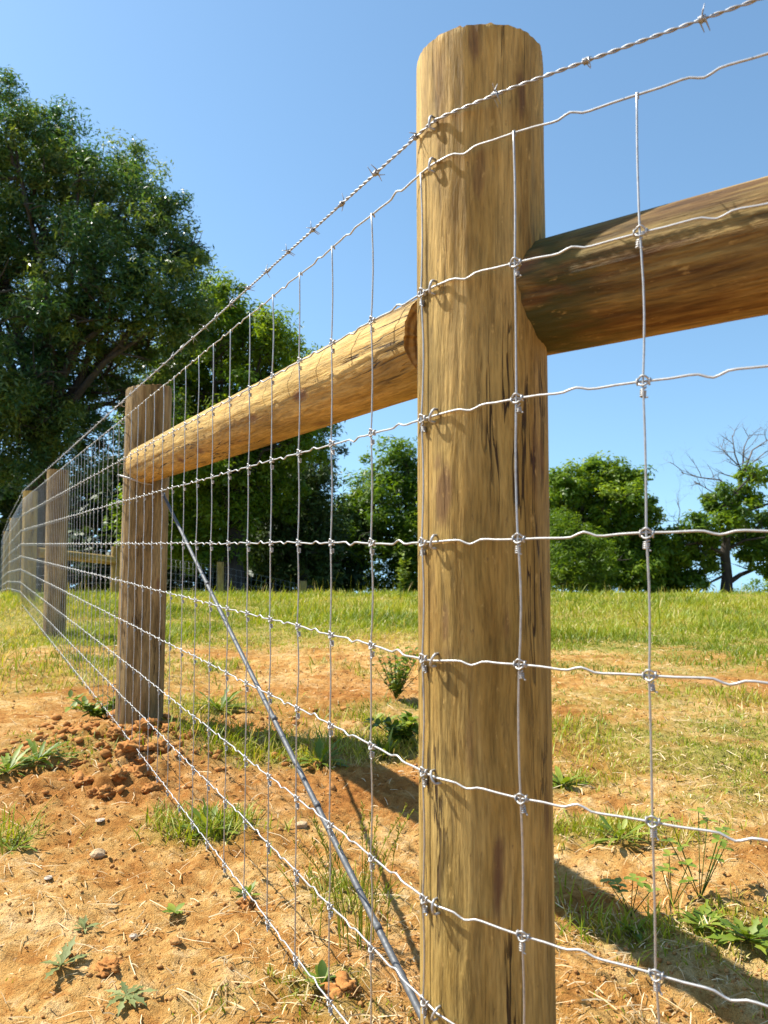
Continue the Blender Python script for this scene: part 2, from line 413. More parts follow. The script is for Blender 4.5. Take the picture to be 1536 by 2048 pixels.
def veg(X, Y):
    X = np.asarray(X, float); Y = np.asarray(Y, float)
    edge = 5.3 + 1.3*fbm(X, Y, .55, 3, 5) - .9*sstep(.2, 2.5, X) - .5*sstep(-1.6, -3.4, X)
    v = sstep(0, 2.0, Y-edge+.5)*.97
    for p, rx, ry, s in PW:
        v = np.maximum(v, s*np.exp(-(((X-p.x)/rx)**2 + ((Y-p.y)/ry)**2)**1.5))
    v = v + .22*fbm(X, Y, 3.4, 3, 55)*(v < .9)*sstep(-.9, .2, X)
    v = np.maximum(v, .55*sstep(.16, .42, fbm(X, Y, 2.9, 3, 101))*sstep(1.9, 3.0, Y))
    v = v*np.where(Y > 6, np.clip(1.05+.7*fbm(X, Y, 1.3, 3, 61)*(1-sstep(8, 10, Y)), .4, 1), np.clip(.25+1.5*(fbm(X, Y, 6.0, 3, 8)+.5), 0, 1.15))
    return np.clip(v, 0, 1)
def dryf(X, Y):
    X = np.asarray(X, float)
    return np.clip(sstep(-1.1, -2.3, X + .32*(np.asarray(Y)-3))*(1-sstep(9, 12, Y)) + .3*fbm(X, Y, 1.2, 3, 77), 0, 1)

def axis(a, b, c0, fine, g, reach=.9):
    pos = [0.0]
    while pos[-1] < b-c0:
        d = pos[-1]; pos.append(d + (fine if d < reach else fine + g*(d-reach)))
    neg = [0.0]
    while neg[-1] < c0-a:
        d = neg[-1]; neg.append(d + (fine if d < reach else fine + g*(d-reach)))
    return np.array([c0-v for v in neg[:0:-1]] + [c0+v for v in pos])
xs = axis(-160, 160, 0.1, .011, .017, .8); ys = axis(-30, 300, 1.9, .011, .012, .8)
GX, GY = np.meshgrid(xs, ys)
GZ = ground_h(GX, GY)
nx, ny = len(xs), len(ys)
idx = np.arange(nx*ny).reshape(ny, nx)
Fq = np.stack([idx[:-1, :-1], idx[:-1, 1:], idx[1:, 1:], idx[1:, :-1]], -1).reshape(-1, 4)
RED = np.clip(1.3*np.exp(-((GX-P2c.x)**2/.35 + (GY-P2c.y+.3)**2/.5)) + 1.1*np.exp(-((GX+.25)**2/.25+(GY-4.1)**2/.35)) + .9*sstep(.12, .3, fbm(GX, GY, 1.6, 4, 91)) , 0, 1)*(1-sstep(5, 7, GY))
gm = mesh_np('ground', np.stack([GX, GY, GZ], -1).reshape(-1, 3), Fq, {'veg': veg(GX, GY).ravel()*.85, 'red': RED.ravel()*.42}, True)
tag(link('ground', gm, M_SOIL), kind='structure')
print('ground', nx*ny)

rng = np.random.default_rng(7)
def strips(P, H, L, ang, wid, bend, tint, name, m, flat=False):
    """blades: root P (n,3), height H, lean direction ang, width wid, bend"""
    n_ = len(P)
    lean = np.stack([np.cos(ang), np.sin(ang), np.zeros(n_)], -1)
    side = np.stack([-np.sin(ang+rng.normal(0, .8, n_)), np.cos(ang+rng.normal(0, .8, n_)), np.zeros(n_)], -1)
    up = np.zeros((n_, 3)); up[:, 2] = 1
    def pt(t):
        return P + up*(H*t*(1-.35*bend*t))[:, None] + lean*(H*bend*t*t*.9 + L*t)[:, None]
    W = wid[:, None]*.5
    p0 = pt(0.0); p1 = pt(.4); p2 = pt(.75); p3 = pt(1.0)
    V = np.stack([p0-side*W*.8, p0+side*W*.8, p1-side*W, p1+side*W, p2-side*W*.7, p2+side*W*.7, p3], 1).reshape(-1, 3)
    b = (np.arange(n_)*7)[:, None, None]
    F = (np.array([[0, 1, 3], [0, 3, 2], [2, 3, 5], [2, 5, 4], [4, 5, 6]])[None]+b).reshape(-1, 3)
    return mesh_np(name, V, F, np.repeat(tint, 7))
def scatter(n_, y0, y1, power=1.0):
    t = rng.random(n_); Y = y0*(y1/y0)**t
    X = (rng.random(n_)*1.36 - .70)*(Y+.6)
    return X, Y
# meadow grass
X, Y = scatter(400000, 1.15, 20)
v = veg(X, Y); keep = rng.random(len(X)) < v**1.5*np.where(Y > 5, 1, .72); X = X[keep]; Y = Y[keep]; v = v[keep]
Z = ground_h(X, Y)
n_ = len(X); dr = dryf(X, Y)
far = sstep(4, 9, Y)
H = (.03 + .045*rng.random(n_))*(1-far) + far*(.038+.105*rng.random(n_)**2.2); H *= np.clip(.75+1.5*fbm(X, Y, 1.6, 4, 66), .25, 1.9)
wid = .0020 + .0011*Y*.55*(.6+.8*rng.random(n_))
tn = .27 + .34*rng.random(n_) + .55*fbm(X, Y, 1.1, 4, 15) + .75*dr*rng.random(n_) + (rng.random(n_) < .10+.10*(1-far))*rng.random(n_)*.7
g1 = strips(np.stack([X, Y, Z-.004], -1), H, H*.5*rng.random(n_), rng.random(n_)*2*PI, wid, rng.random(n_)*.9, np.clip(tn, 0, 1), 'meadow_grass', M_GRASS)
tag(link('meadow_grass', g1, M_GRASS), kind='stuff')
print('grass', n_)
# taller seed stalks sprinkled through the far meadow
nn = 2600; X, Y = scatter(nn, 7.5, 17); H2 = .09+.24*rng.random(nn)**3
g2 = strips(np.stack([X, Y, ground_h(X, Y)], -1), H2, H2*.2*rng.random(nn), rng.random(nn)*2*PI, .004+.006*rng.random(nn), rng.random(nn)*.5, .35+.6*rng.random(nn), 'seed_stalks', M_GRASS)
tag(link('seed_stalks', g2, M_GRASS), kind='stuff')
# dry straw and dead stalks lying on the clay
X, Y = scatter(46000, 1.1, 9)
v = veg(X, Y); keep = rng.random(len(X)) < (.16+.40*np.clip(v*1.6, 0, 1)*(1-.6*sstep(2.2, 4, Y))+.5*np.clip(fbm(X, Y, 1.7, 3, 19), 0, 1)); X = X[keep]; Y = Y[keep]
n_ = len(X); a = rng.random(n_)*2*PI; Ln = .008+.065*rng.random(n_)**3; wd = .0007+.0012*rng.random(n_)**2+.0004*Y
X2 = X+np.cos(a)*Ln; Y2 = Y+np.sin(a)*Ln
Za = ground_h(X, Y)+.003+.010*rng.random(n_)**2; Zb = ground_h(X2, Y2)+.003+.014*rng.random(n_)**2
Xm = (X+X2)/2+rng.normal(0, .05, n_)*Ln; Ym = (Y+Y2)/2+rng.normal(0, .05, n_)*Ln; Zm = np.maximum((Za+Zb)/2, ground_h(Xm, Ym)+.003)+.002
pa = np.stack([X, Y, Za], -1); pb = np.stack([X2, Y2, Zb], -1); pm = np.stack([Xm, Ym, Zm], -1)
sd = np.stack([-np.sin(a), np.cos(a), rng.normal(0, .4, n_)], -1)*wd[:, None]*.5
V = np.stack([pa-sd, pa+sd, pm-sd, pm+sd, pb-sd*.6, pb+sd*.6], 1).reshape(-1, 3)
b = (np.arange(n_)*6)[:, None, None]
F = (np.array([[0, 1, 3, 2], [2, 3, 5, 4]])[None]+b).reshape(-1, 4)
tag(link('dry_straw', mesh_np('dry_straw', V, F, np.repeat(rng.random(n_)**.8, 6)), M_STRAW), kind='stuff')
# soil crumbs
def rocks_mesh(name, X, Y, R, seed=1, sink=.3):
    n_ = len(X)
    t = (1+5**.5)/2
    ico = np.array([[-1, t, 0], [1, t, 0], [-1, -t, 0], [1, -t, 0], [0, -1, t], [0, 1, t], [0, -1, -t], [0, 1, -t], [t, 0, -1], [t, 0, 1], [-t, 0, -1], [-t, 0, 1]])/1.9
    fc = np.array([[0, 11, 5], [0, 5, 1], [0, 1, 7], [0, 7, 10], [0, 10, 11], [1, 5, 9], [5, 11, 4], [11, 10, 2], [10, 7, 6], [7, 1, 8], [3, 9, 4], [3, 4, 2], [3, 2, 6], [3, 6, 8], [3, 8, 9], [4, 9, 5], [2, 4, 11], [6, 2, 10], [8, 6, 7], [9, 8, 1]])
    jit = 1+rng.normal(0, .22, (n_, 12, 1))
    s3 = np.stack([.8+.5*rng.random(n_), .8+.5*rng.random(n_), .55+.3*rng.random(n_)], -1)[:, None, :]
    V = ico[None]*jit*s3*R[:, None, None]
    Z = ground_h(X, Y) + R*sink
    V = V + np.stack([X, Y, Z], -1)[:, None, :]
    F = (fc[None]+(np.arange(n_)*12)[:, None, None]).reshape(-1, 3)
    return mesh_np(name, V.reshape(-1, 3), F)
X, Y = scatter(34000, 1.1, 8)
keep = rng.random(len(X)) < .35+1.1*np.clip(fbm(X, Y, 2.6, 3, 29), 0, 1)-.5*veg(X, Y); X = X[keep]; Y = Y[keep]
tag(link('soil_crumbs', rocks_mesh('soil_crumbs', X, Y, .0013+.0040*rng.random(len(X))**4+.0004*Y), M_CRUMB), kind='stuff')
nn = 650; X = P2c.x+.12+rng.normal(0, .32, nn); Y = P2c.y-.22+rng.normal(0, .26, nn)
k = (X-P2c.x)**2+(Y-P2c.y)**2 > .012; X = X[k]; Y = Y[k]
tag(link('loose_red_earth', rocks_mesh('loose_red_earth', X, Y, .004+.018*rng.random(len(X))**3), M_CLOD), kind='stuff')

# individual clods and stones
def lump(name, R, seed, m, squash=.7, sub=3, rough=.35):
    import bmesh
    bm = bmesh.new(); bmesh.ops.create_icosphere(bm, subdivisions=sub, radius=1)
    r_ = random.Random(seed); ph = [r_.uniform(0, 9) for _ in range(6)]
    from mathutils import noise as N
    for v_ in bm.verts:
        p = v_.co.copy()
        d = 1 + rough*N.noise(p*1.3+Vector((ph[0], ph[1], seed))) + rough*.7*N.noise(p*3.1+Vector((ph[2], seed, 1))) + rough*.45*N.noise(p*8+Vector((ph[3], seed, 1)))
        v_.co = Vector((p.x*R*d*1.15, p.y*R*d, p.z*R*d*squash))
    me = bpy.data.meshes.new(name); bm.to_mesh(me); bm.free()
    for pl in me.polygons: pl.use_smooth = rough > .5
    me.materials.append(m); return me
def place_lump(name, x, y, R, seed, m, label, cat, group=None, squash=.7, rough=.35, sub=3):
    g = gpt(x, y); o = link(name, lump(name, R*.85, seed, m, squash, sub, rough))
    o.location = (g.x, g.y, g.z+R*squash*.35); o.rotation_euler = (0, 0, seed*1.3)
    tag(o, label, cat, group)
clods = [(258, 1508, .045), (297, 1470, .05), (322, 1500, .036), (205, 1500, .026), (276, 1552, .036), (240, 1556, .030), (188, 1592, .024), (302, 1582, .026), (165, 1570, .03), (212, 1590, .024), (340, 1462, .032), (228, 1480, .03), (285, 1530, .028), (150, 1535, .025)]
for i, (x, y, R) in enumerate(clods):
    place_lump('earth_clod', x, y, R, i+3, M_CLOD, 'rough red clay clod in the heap at the foot of the weathered brace post', 'clod', 'clods heaped round the weathered brace post', .7, .75, 4)
place_lump('earth_clod', 222, 1938, .022, 31, M_CLOD, 'dark red crumbly clod on bare clay between the two pale rosettes', 'clod', None, .55, .9, 4)
place_lump('earth_clod', 493, 1812, .020, 32, M_CLOD, 'dark red clod under the bottom wire beside a small grassy weed', 'clod', None, .6, .9, 4)
place_lump('earth_clod', 690, 1985, .030, 33, M_CLOD, 'orange clay lump at the bottom edge beside the last lower wire', 'clod', None, .5, .8, 4)
place_lump('stone', 196, 1716, .022, 41, M_STONE, 'squarish tan stone lying alone on the bare clay at left', 'stone', None, .7, .28, 2)
place_lump('stone', 602, 1655, .020, 42, M_STONE, 'flat tan stone on the clay just behind the diagonal brace cable', 'stone', None, .6, .25, 2)
place_lump('pebble', 267, 1877, .0095, 43, M_PALE, 'small pale grey pebble on the clay between the rosettes', 'pebble', None, .6, .2, 2)
place_lump('pebble', 200, 1645, .014, 44, M_PALE, 'flat pale pebble on the clay above the tan stone', 'pebble', None, .35, .2, 2)
place_lump('pebble', 96, 1758, .011, 45, M_PALE, 'flat whitish pebble near the left edge among straws', 'pebble', None, .35, .2, 2)
place_lump('pebble', 352, 1890, .012, 46, M_CRUMB, 'rounded buff pebble half sunk in the clay below the bottom wire', 'pebble', None, .6, .2, 2)

# ------------------------------------------------------------------ the fence
root_loc = Vector((PC.x, PC.y, 0.0))
fence = empty('wire_fence', root_loc)
tag(fence, 'woven wire and barbed wire fence on round wooden posts with log rails', 'fence')
def put(o, loc, rot=None):
    o.location = Vector(loc) - root_loc
    if rot is not None: o.rotation_euler = rot
    return o
def log_mesh(name, L, r0, r1, seed, m, mend, nseg=120, nz=None, chip=.006, bow=.0, topcut=0.0, stains=(), moss=None):
    nz = nz or (int(L/.009) if stains or moss else int(L/.02))
    th = np.arange(nseg)/nseg*2*PI
    zz = np.linspace(0, L, nz+1)
    T, Zg = np.meshgrid(th, zz)
    r = r0+(r1-r0)*Zg/L
    cx, sy = np.cos(T), np.sin(T)
    # wrap-around noise through 3 phase planes
    r = r + .0035*fbm(cx*1.6+seed, Zg*1.1+sy*1.6, 1.0, 3, seed) + .0022*fbm(cx*5+seed, Zg*1.2+sy*5, 1.0, 3, seed+5) + .0011*fbm(cx*17+seed, Zg*2.5+sy*17, 1.0, 2, seed+9)
    X = r*cx + bow*np.sin(Zg/L*PI); Y = r*sy
    Zc = Zg.copy()
    # uneven saw cut at both ends
    cutn = chip*.35*fbm(np.cos(th)*3, np.sin(th)*3, 1.0, 3, seed+2) + rng.normal(0, .0007, nseg)*(r0 > .06) + topcut*np.cos(th)
    Zc[-1] += cutn; Zc[0] -= cutn
    X[-1] *= .995; Y[-1] *= .995; X[0] *= .995; Y[0] *= .995
    V = np.stack([X, Y, Zc], -1).reshape(-1, 3)
    idx = np.arange((nz+1)*nseg).reshape(nz+1, nseg); nxt = np.roll(idx, -1, 1)
    F = np.stack([idx[:-1], nxt[:-1], nxt[1:], idx[1:]], -1).reshape(-1, 4)
    # end caps as rings of quads
    Vs = [V]; Fs = [F]; MI = [np.zeros(len(F), int)]; o = len(V)
    for lvl, sgn in ((nz, 1), (0, -1)):
        ringv = V[lvl*nseg:(lvl+1)*nseg]; cen = ringv.mean(0); prev = np.arange(nseg)+lvl*nseg
        for q in (.985, .66, .33, .02):
            rv = cen + (ringv-cen)*q; rv[:, 2] += .0012*rng.normal(0, 1, nseg)*(q > .1)
            Vs.append(rv); cur = np.arange(nseg)+o; o += nseg
            f = np.stack([prev, np.roll(prev, -1), np.roll(cur, -1), cur], -1)
            if sgn < 0: f = f[:, ::-1]
            Fs.append(f); MI.append(np.ones(len(f), int)); prev = cur
    Va = np.concatenate(Vs); S = np.zeros(len(Va)); Mo = np.zeros(len(Va))
    if stains or moss:
        A_ = np.arctan2(Va[:, 1], Va[:, 0]); Zv = Va[:, 2]
        wob = fbm(A_*3.5, Zv*22, 1.0, 4, seed+4)
        for a_, z_, wa, hz, st_ in stains:
            da = np.angle(np.exp(1j*(A_-a_)))
            q = np.sqrt((da/wa)**2 + ((Zv-z_)/hz)**2) + wob*.7
            S = np.maximum(S, st_*(1-sstep(.45, 1.1, q)))
        if moss:
            Mo = moss*(1-sstep(.07, .20, Zv+wob*.12))*sstep(.1, .7, .6+wob*1.2)
    me = mesh_np(name, Va, np.concatenate(Fs), {'stain': S, 'moss': Mo}, True, np.concatenate(MI))
    me.materials.append(m); me.materials.append(mend)
    try: me.set_sharp_from_angle(angle=math.radians(50))
    except Exception: pass
    return me
def staple_mesh():
    mb = MB()   # local: x right along fence, -y out of the post, z up; a U lying across a horizontal wire
    pts = [(.002, .012, -.0085), (.001, -.003, -.0082)]
    for k in range(9):
        a = -PI/2 + PI*k/8; pts.append((.000, -.0032-.0036*math.cos(a), .0080*math.sin(a)))
    pts += [(-.001, -.003, .0082), (-.002, .012, .0085)]
    mb.tube(pts, .0017, 6)
    return mb.mesh('staple')
ST = staple_mesh(); ST.materials.append(M_WIRE)
def basis(s):
    t = plan_t(s); n_ = plan_n(s)
    return Matrix(((t.x, -n_.x, 0), (t.y, -n_.y, 0), (0, 0, 1))).to_4x4()
posts = []
def post(c, zb, zt, r, seed, m, label, s_mid, lean=(0, 0), st=True, mesh=None, r2=None, topcut=0.0, marks=()):
    L = zt-zb
    # marks on the bark: (photo x, y) of the centre, half width and half height in metres
    stains = []
    for x_, y_, wm, hm, s_ in marks:
        a_ = math.atan2(-c.y, -c.x) - math.asin(max(-.98, min(.98, (x_-962)/130.0)))*-1.0
        stains.append((a_, zat(x_, y_, c.y-r*.9)-zb, wm/r, hm, s_))
    me = log_mesh('post', L, (r2 or r*1.02), r, seed, m, M_END, topcut=topcut, stains=stains)
    o = link('post', me, None, fence); put(o, (c.x, c.y, zb), (lean[0], lean[1], 0)); o['label'] = label
    if st:
        for i in range(10):
            z = wz(i, s_mid); q = plan(s_mid)
            k = link('staple', ST, None, o)
            R = basis(s_mid) @ Matrix.Rotation(random.uniform(-.5, .5), 4, 'Y')
            k.matrix_local = Matrix.Translation((q.x-c.x, q.y-c.y, z-zb)) @ R
    posts.append(o); return o
random.seed(5)
main_top = zat(960, 45, PC.y-PR)
post(PC, -.12, main_top, PR, 3, M_POST, 'thick golden round post in the foreground', -.020, (0, 0), True, r2=PR*.99, marks=[(888, 980, .016, .034, .75), (880, 925, .008, .012, .6), (952, 95, .015, .045, .75), (1042, 195, .007, .045, .8), (890, 1250, .006, .020, .6),
    (985, 1760, .008, .060, .95), (1005, 1240, .006, .030, .6), (960, 350, .008, .05, .5), (1075, 1650, .008, .05, .5), (895, 1320, .012, .016, .4), (935, 1480, .006, .05, .4), (1060, 900, .008, .06, .4), (905, 620, .010, .004, .7)])
c2 = P2c + Vector((.884, .4675))*.012
post(c2, -.05, zat(280, 769, c2.y-.095), .094, 12, M_POST2, 'grey brown weathered brace post with the far end of the log rail', 2.485, (0, .012), True, topcut=.010)
for (t, x, yt, sd, lab) in ((6.3, 112, 938, 21, 'slimmer line post just beyond the weathered brace post'), (10.2, 58, 981, 27, 'distant line post where the fence crests the rise'), (14.6, 20, 1036, 33, 'far line post close to the left edge'), (18.2, 6, 1063, 37, 'farthest post cut by the left edge')):
    c = PC + dL*t + Vector((.884, .4675))*.005
    post(c, float(gmac(c.x, c.y))-.1, zat(x, yt, c.y-.09), .088, sd, M_POST2 if sd == 21 else M_POST, lab, t, (0, .004*(sd % 3-1)))
# the post that carries the near rail beside the camera
cn = PC + dR*2.45
post(cn, -.12, main_top-.01, .088, 51, M_POST, 'brace post at the near end of the right log rail', -2.45)

def rail(p0, p1, r0, r1, seed, m, label, bow=0, moss=None, stains=()):
    d = Vector(p1)-Vector(p0); me = log_mesh('rail', d.length, r0, r1, seed, m, M_END, bow=bow, chip=.012, moss=moss, stains=stains)
    o = link('rail', me, None, fence)
    q = d.to_track_quat('Z', 'Y'); o.rotation_mode = 'QUATERNION'; o.rotation_quaternion = q
    o.location = Vector(p0)-root_loc; o['label'] = label
    return o
zl0 = zat(830, 672, 1.10); zl1 = zat(300, 918, 2.97)
e0 = PC + dL*.095; e1 = PC + dL*2.41 + Vector((.884, .4675))*.006
rail((e0.x, e0.y, zl0), (e1.x, e1.y, zl1+.004), .069, .078, 61, M_RAIL, 'sunlit log rail between the two brace posts')
_o = Vector((.543, .84))*.028; r0 = PC + dR*.045 + _o; r1 = PC + dR*2.40 + _o
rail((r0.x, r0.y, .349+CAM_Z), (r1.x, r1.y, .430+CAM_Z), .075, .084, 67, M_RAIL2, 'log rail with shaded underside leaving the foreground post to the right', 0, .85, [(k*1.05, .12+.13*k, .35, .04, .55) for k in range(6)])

# line wires
stays = [.004]
k = 1
while stays[-1] < 19.5: stays.append(.004+.1448*k); k += 1
NL = len(stays)
right = [-.1355]
while right[-1] > -2.4: right.append(right[-1]-.1476)
allst = sorted(right[::-1]+stays)
i0 = allst.index(.004)
def wpt(s, z, out=0.0):
    p = plan(s)+plan_n(s)*out; return Vector((p.x, p.y, z))
rw = random.Random(3)
def wire_line(i):
    mb = MB(); pts = []
    for k in range(len(allst)-1):
        a, b = allst[k], allst[k+1]; sg = 1 if (k-i0) % 2 == 0 else -1
        L = b-a; j = rw.uniform(-.06, .06); am = rw.uniform(.75, 1.25)
        if a > 11: prof = [(0, 0), (.5, sg*.003)]
        elif a > 5: prof = [(0, 0), (.38, 0), (.5, sg*.0055), (.62, 0)]
        else: prof = [(0, 0), (.06, 0), (.2, -.0004*sg), (.34+j, -.0018*sg), (.40+j, -.0012*sg), (.46+j, .0030*sg*am), (.50+j, .0048*sg*am), (.54+j, .0030*sg*am), (.60+j, -.0012*sg), (.66+j, -.0016*sg), (.82, 0), (.94, 0)]
        for t, dz in prof:
            dz *= .75
            s = a+L*t
            pts.append(wpt(s, wz(i, s)+dz+.0008*math.sin(s*7+i)+.0006*math.sin(s*23+2*i), .0004*math.sin(s*11+i)))
        if -ARC < a < 0 or -ARC < b <= .01:
            pass
    # extra points round the post
    pts.append(wpt(allst[-1], wz(i, allst[-1])))
    mb.tube([p-root_loc for p in pts], .00142, 7)
    return mb.mesh('line_wire')
for i in range(1, 10):
    # bend smoothly round the post: insert arc stations
    o = link('line_wire', wire_line(i), M_WIRE, fence)
# stay wires with knots
def knot_mesh(hi, seed):
    r_ = random.Random(seed)
    mb = MB(); ns = 14 if hi else 7; nn = 6 if hi else 4
    # ring that clasps both wires: a rounded square loop weaving front and back
    R = .0060; pts = []
    for k in range(ns+1):
        a = 2*PI*k/ns+.3; q = 1+.10*math.cos(4*a)
        pts.append((R*1.08*q*math.cos(a), -.0026+.0020*math.cos(2*a), .0005+R*.88*q*math.sin(a)))
    mb.tube(pts, .00115 if hi else .0014, nn, False)
    if hi:   # little hooks round the line wire, left and right
        for sx in (-1, 1):
            pts = []
            for k in range(8):
                a = -2.2+4.4*k/7
                pts.append((sx*(R*1.05)+sx*.0006*k/7, -.0030*math.cos(a), .0034*math.sin(a)))
            mb.tube(pts, .0011, 5)
    # coil round the stay below the crossing
    turns = 3.4+r_.uniform(-.3, .4); nseg = int(turns*(9 if hi else 5)); pts = [(.004, -.0032, -.0065)]
    for k in range(nseg+1):
        a = 2*PI*turns*k/nseg+1.2; z = -.0088-.0080*k/nseg
        pts.append((.0027*math.cos(a), -.0027*math.sin(a), z))
    pts.append((.0058, -.003, pts[-1][2]-.001))
    mb.tube(pts, .0010 if hi else .0012, nn)
    return mb
kh = [knot_mesh(True, s).mesh('knot') for s in range(4)]
for m_ in kh: m_.materials.append(M_WIRE)
kl = knot_mesh(False, 9)
klV = np.array(kl.v); klF = [f for f in kl.f if len(f) == 4]
rest_knots_V = []; rest_knots_F = []; ko = 0
stuff_stays = MB(); nstay = 0; nknot = 0
# nearest stays first
order = sorted(range(len(allst)), key=lambda q: plan(allst[q]).length if (allst[q] > -.5) else 50+abs(allst[q]))
rs = random.Random(11)
for q in order:
    s = allst[q]; p = plan(s); n_ = plan_n(s); t_ = plan_t(s)
    zs = [wz(i, s) for i in range(1, 10)]
    pts = []
    lo = 0 if s > 8 else 1
    for i in range(9):
        off = Vector((p.x, p.y, zs[i])) + Vector((n_.x, n_.y, 0))*.0028
        pts.append(off)
        if i < 8:
            z1 = zs[i+1]; am = rs.gauss(0, .0022) if lo else 0
            if s < 8:
                for tt in (.12, .35, .55, .8, .92):
                    w_ = math.sin(PI*tt)*am
                    pts.append(Vector((p.x+t_.x*w_, p.y+t_.y*w_, zs[i]+(z1-zs[i])*tt)) + Vector((n_.x, n_.y, 0))*(.0028-.0018*math.sin(PI*tt)))
    # top hook over the first wire
    pts = [Vector((p.x, p.y, zs[0]-.004))+Vector((n_.x, n_.y, 0))*-.0026, Vector((p.x, p.y, zs[0]+.0026))] + pts
    nearone = nstay < 100
    if nearone:
        mb = MB(); base = Vector((p.x, p.y, 0))
        mb.tube([v_-base for v_ in pts], .00125, 7 if s < 2 else 5)
        so = link('stay_wire', mb.mesh('stay_wire'), M_WIRE, fence); so.location = base-root_loc
    else:
        stuff_stays.tube([v_-root_loc for v_ in pts], .00125, 4)
    nstay += 1
    for i in range(9):
        R = basis(s)
        if i == 0:
            continue
        if nearone and nknot < 100 and s < 3:
            k_ = link('knot', kh[rs.randrange(4)], None, so)
            k_.matrix_local = Matrix.Translation((0, 0, zs[i])) @ R @ Matrix.Rotation(rs.uniform(-.15, .15), 4, 'Y')
            nknot += 1
        else:
            R3 = np.array(R.to_3x3()); sc_k = 1.0 + .0*s
            V = klV*sc_k @ R3.T + np.array([p.x-root_loc.x, p.y-root_loc.y, zs[i]])
            rest_knots_V.append(V); rest_knots_F.append(np.array(klF)+ko); ko += len(V)
        # the top wire has a small wrap instead of a knot
tag(link('stay_wire', stuff_stays.mesh('stay_wire'), M_WIRE, fence), kind='stuff')
tag(link('knot', mesh_np('knot', np.concatenate(rest_knots_V), np.concatenate(rest_knots_F), None, True), M_WIRE, fence), kind='stuff')
# barbed wire: two twisted strands
def barb_path(s):
    p = plan(s); return Vector((p.x, p.y, wz(0, s))) + Vector((plan_n(s).x, plan_n(s).y, 0))*.0016
mbw = MB(); s = -2.5
P = {0: [], 1: []}
while s < 19.4:
    t = plan_t(s); n_ = plan_n(s); c = barb_path(s)
    pit = .031; a = 2*PI*s/pit
    for h in (0, 1):
        P[h].append(c + Vector((n_.x, n_.y, 0))*(.00125*math.cos(a+PI*h)) + Vector((0, 0, 1))*(.00125*math.sin(a+PI*h)) - root_loc)
    s += pit/(8 if s < 3 else 5 if s < 9 else 3)
for h in (0, 1): mbw.tube(P[h], .00115, 6)
bw = link('barbed_wire', mbw.mesh('barbed_wire'), M_BARB, fence)
def barb_mesh(seed, hi=True):
    r_ = random.Random(seed); mb = MB()
    for h in (0, 1):
        turns = 2.2; nseg = 14 if hi else 6; a0 = r_.uniform(0, 6.28); pts = []
        x0 = -.0035+.0035*h
        for k in range(nseg+1):
            a = a0+2*PI*turns*k/nseg
            pts.append(Vector((x0+.0036*k/nseg, .0032*math.cos(a), .0032*math.sin(a))))
        def spike(p, a, sgn):
            tang = Vector((sgn*.25, -math.sin(a), math.cos(a)))*sgn
            return p + tang.normalized()*(.0135+r_.uniform(-.002, .002)) + Vector((0, math.cos(a), math.sin(a)))*.003
        pts = [spike(pts[0], a0, -1)] + pts + [spike(pts[-1], a0+2*PI*turns, 1)]
        rad = [.0004]+[.00105]*(len(pts)-2)+[.0004]
        mb.tube(pts, rad, 5 if hi else 4, True)
    return mb
bms = [barb_mesh(q).mesh('barb') for q in range(6)]
for m_ in bms: m_.materials.append(M_BARB)
restb = MB(); nb = 0; s = -2.35
bs = []
while s < 19.3: bs.append(s); s += .1225
bs = [v_+.036 + random.uniform(-.006, .006) for v_ in bs]
for s in sorted(bs, key=lambda v_: v_ if v_ > -.5 else 100-v_):
    c = barb_path(s); R = basis(s)
    # tilt with the slope of the wire
    sl_ = (wz(0, s+.01)-wz(0, s-.01))/.02
    R = R @ Matrix.Rotation(math.atan(sl_), 4, 'Y') @ Matrix.Rotation(rs.uniform(0, 6.28), 4, 'X')
    if nb < 100:
        k_ = link('barb', bms[rs.randrange(6)], None, bw); k_.matrix_local = Matrix.Translation(c-root_loc) @ R
    else:
        bmq = barb_mesh(nb, False); restb.add([R @ Vector(v_) + (c-root_loc) for v_ in bmq.v], bmq.f)
    nb += 1
tag(link('barb', restb.mesh('barb'), M_BARB, bw), kind='stuff')
# brace cable and the loop round the weathered post
A = at(326, 988, 3.17); B = at(841, 2026, 1.15); B2 = B + (B-A)*.04
mb = MB(); n_s = 60
d = (B2-A); pts = []; rad = []
for k in range(n_s+1):
    t = k/n_s; pts.append(A+d*t - Vector((0, 0, 1))*.004*math.sin(PI*t) - root_loc)
mb.tube(pts, .0056, 12)
rod = link('brace_cable', mb.mesh('brace_cable'), M_ROD, fence); rod['label'] = 'taut grey brace cable running down to the foot of the foreground post'
for t in (.36, .66, .78, .90):    # crimp bands
    mb = MB(); p = A+d*t-root_loc; u = d.normalized()*.006; mb.tube([p-u, p+u], .0061, 12)
    link('crimp_band', mb.mesh('crimp_band'), M_ROD, rod)
mb = MB()
for dzz, dr_ in ((0, 0), (.004, .0022)):
    pts = []
    for k in range(41):
        a = 2*PI*k/40
        rr = .099+dr_; x = math.cos(a); y = math.sin(a)
        # plane tilted: high on the camera-left side, low on the right
        pts.append(Vector((c2.x+rr*x, c2.y+rr*y, zat(245, 950, 3.2) - (x+1)/2*.062 + dzz))-root_loc)
    mb.tube(pts, .0022, 6, False)
mb.tube([Vector((c2.x+.097, c2.y-.01, zat(326, 988, 3.2)+.006))-root_loc, A-root_loc, A+d*.02-root_loc], .0045, 7)
link('wire_loop', mb.mesh('wire_loop'), M_WIRE, rod)

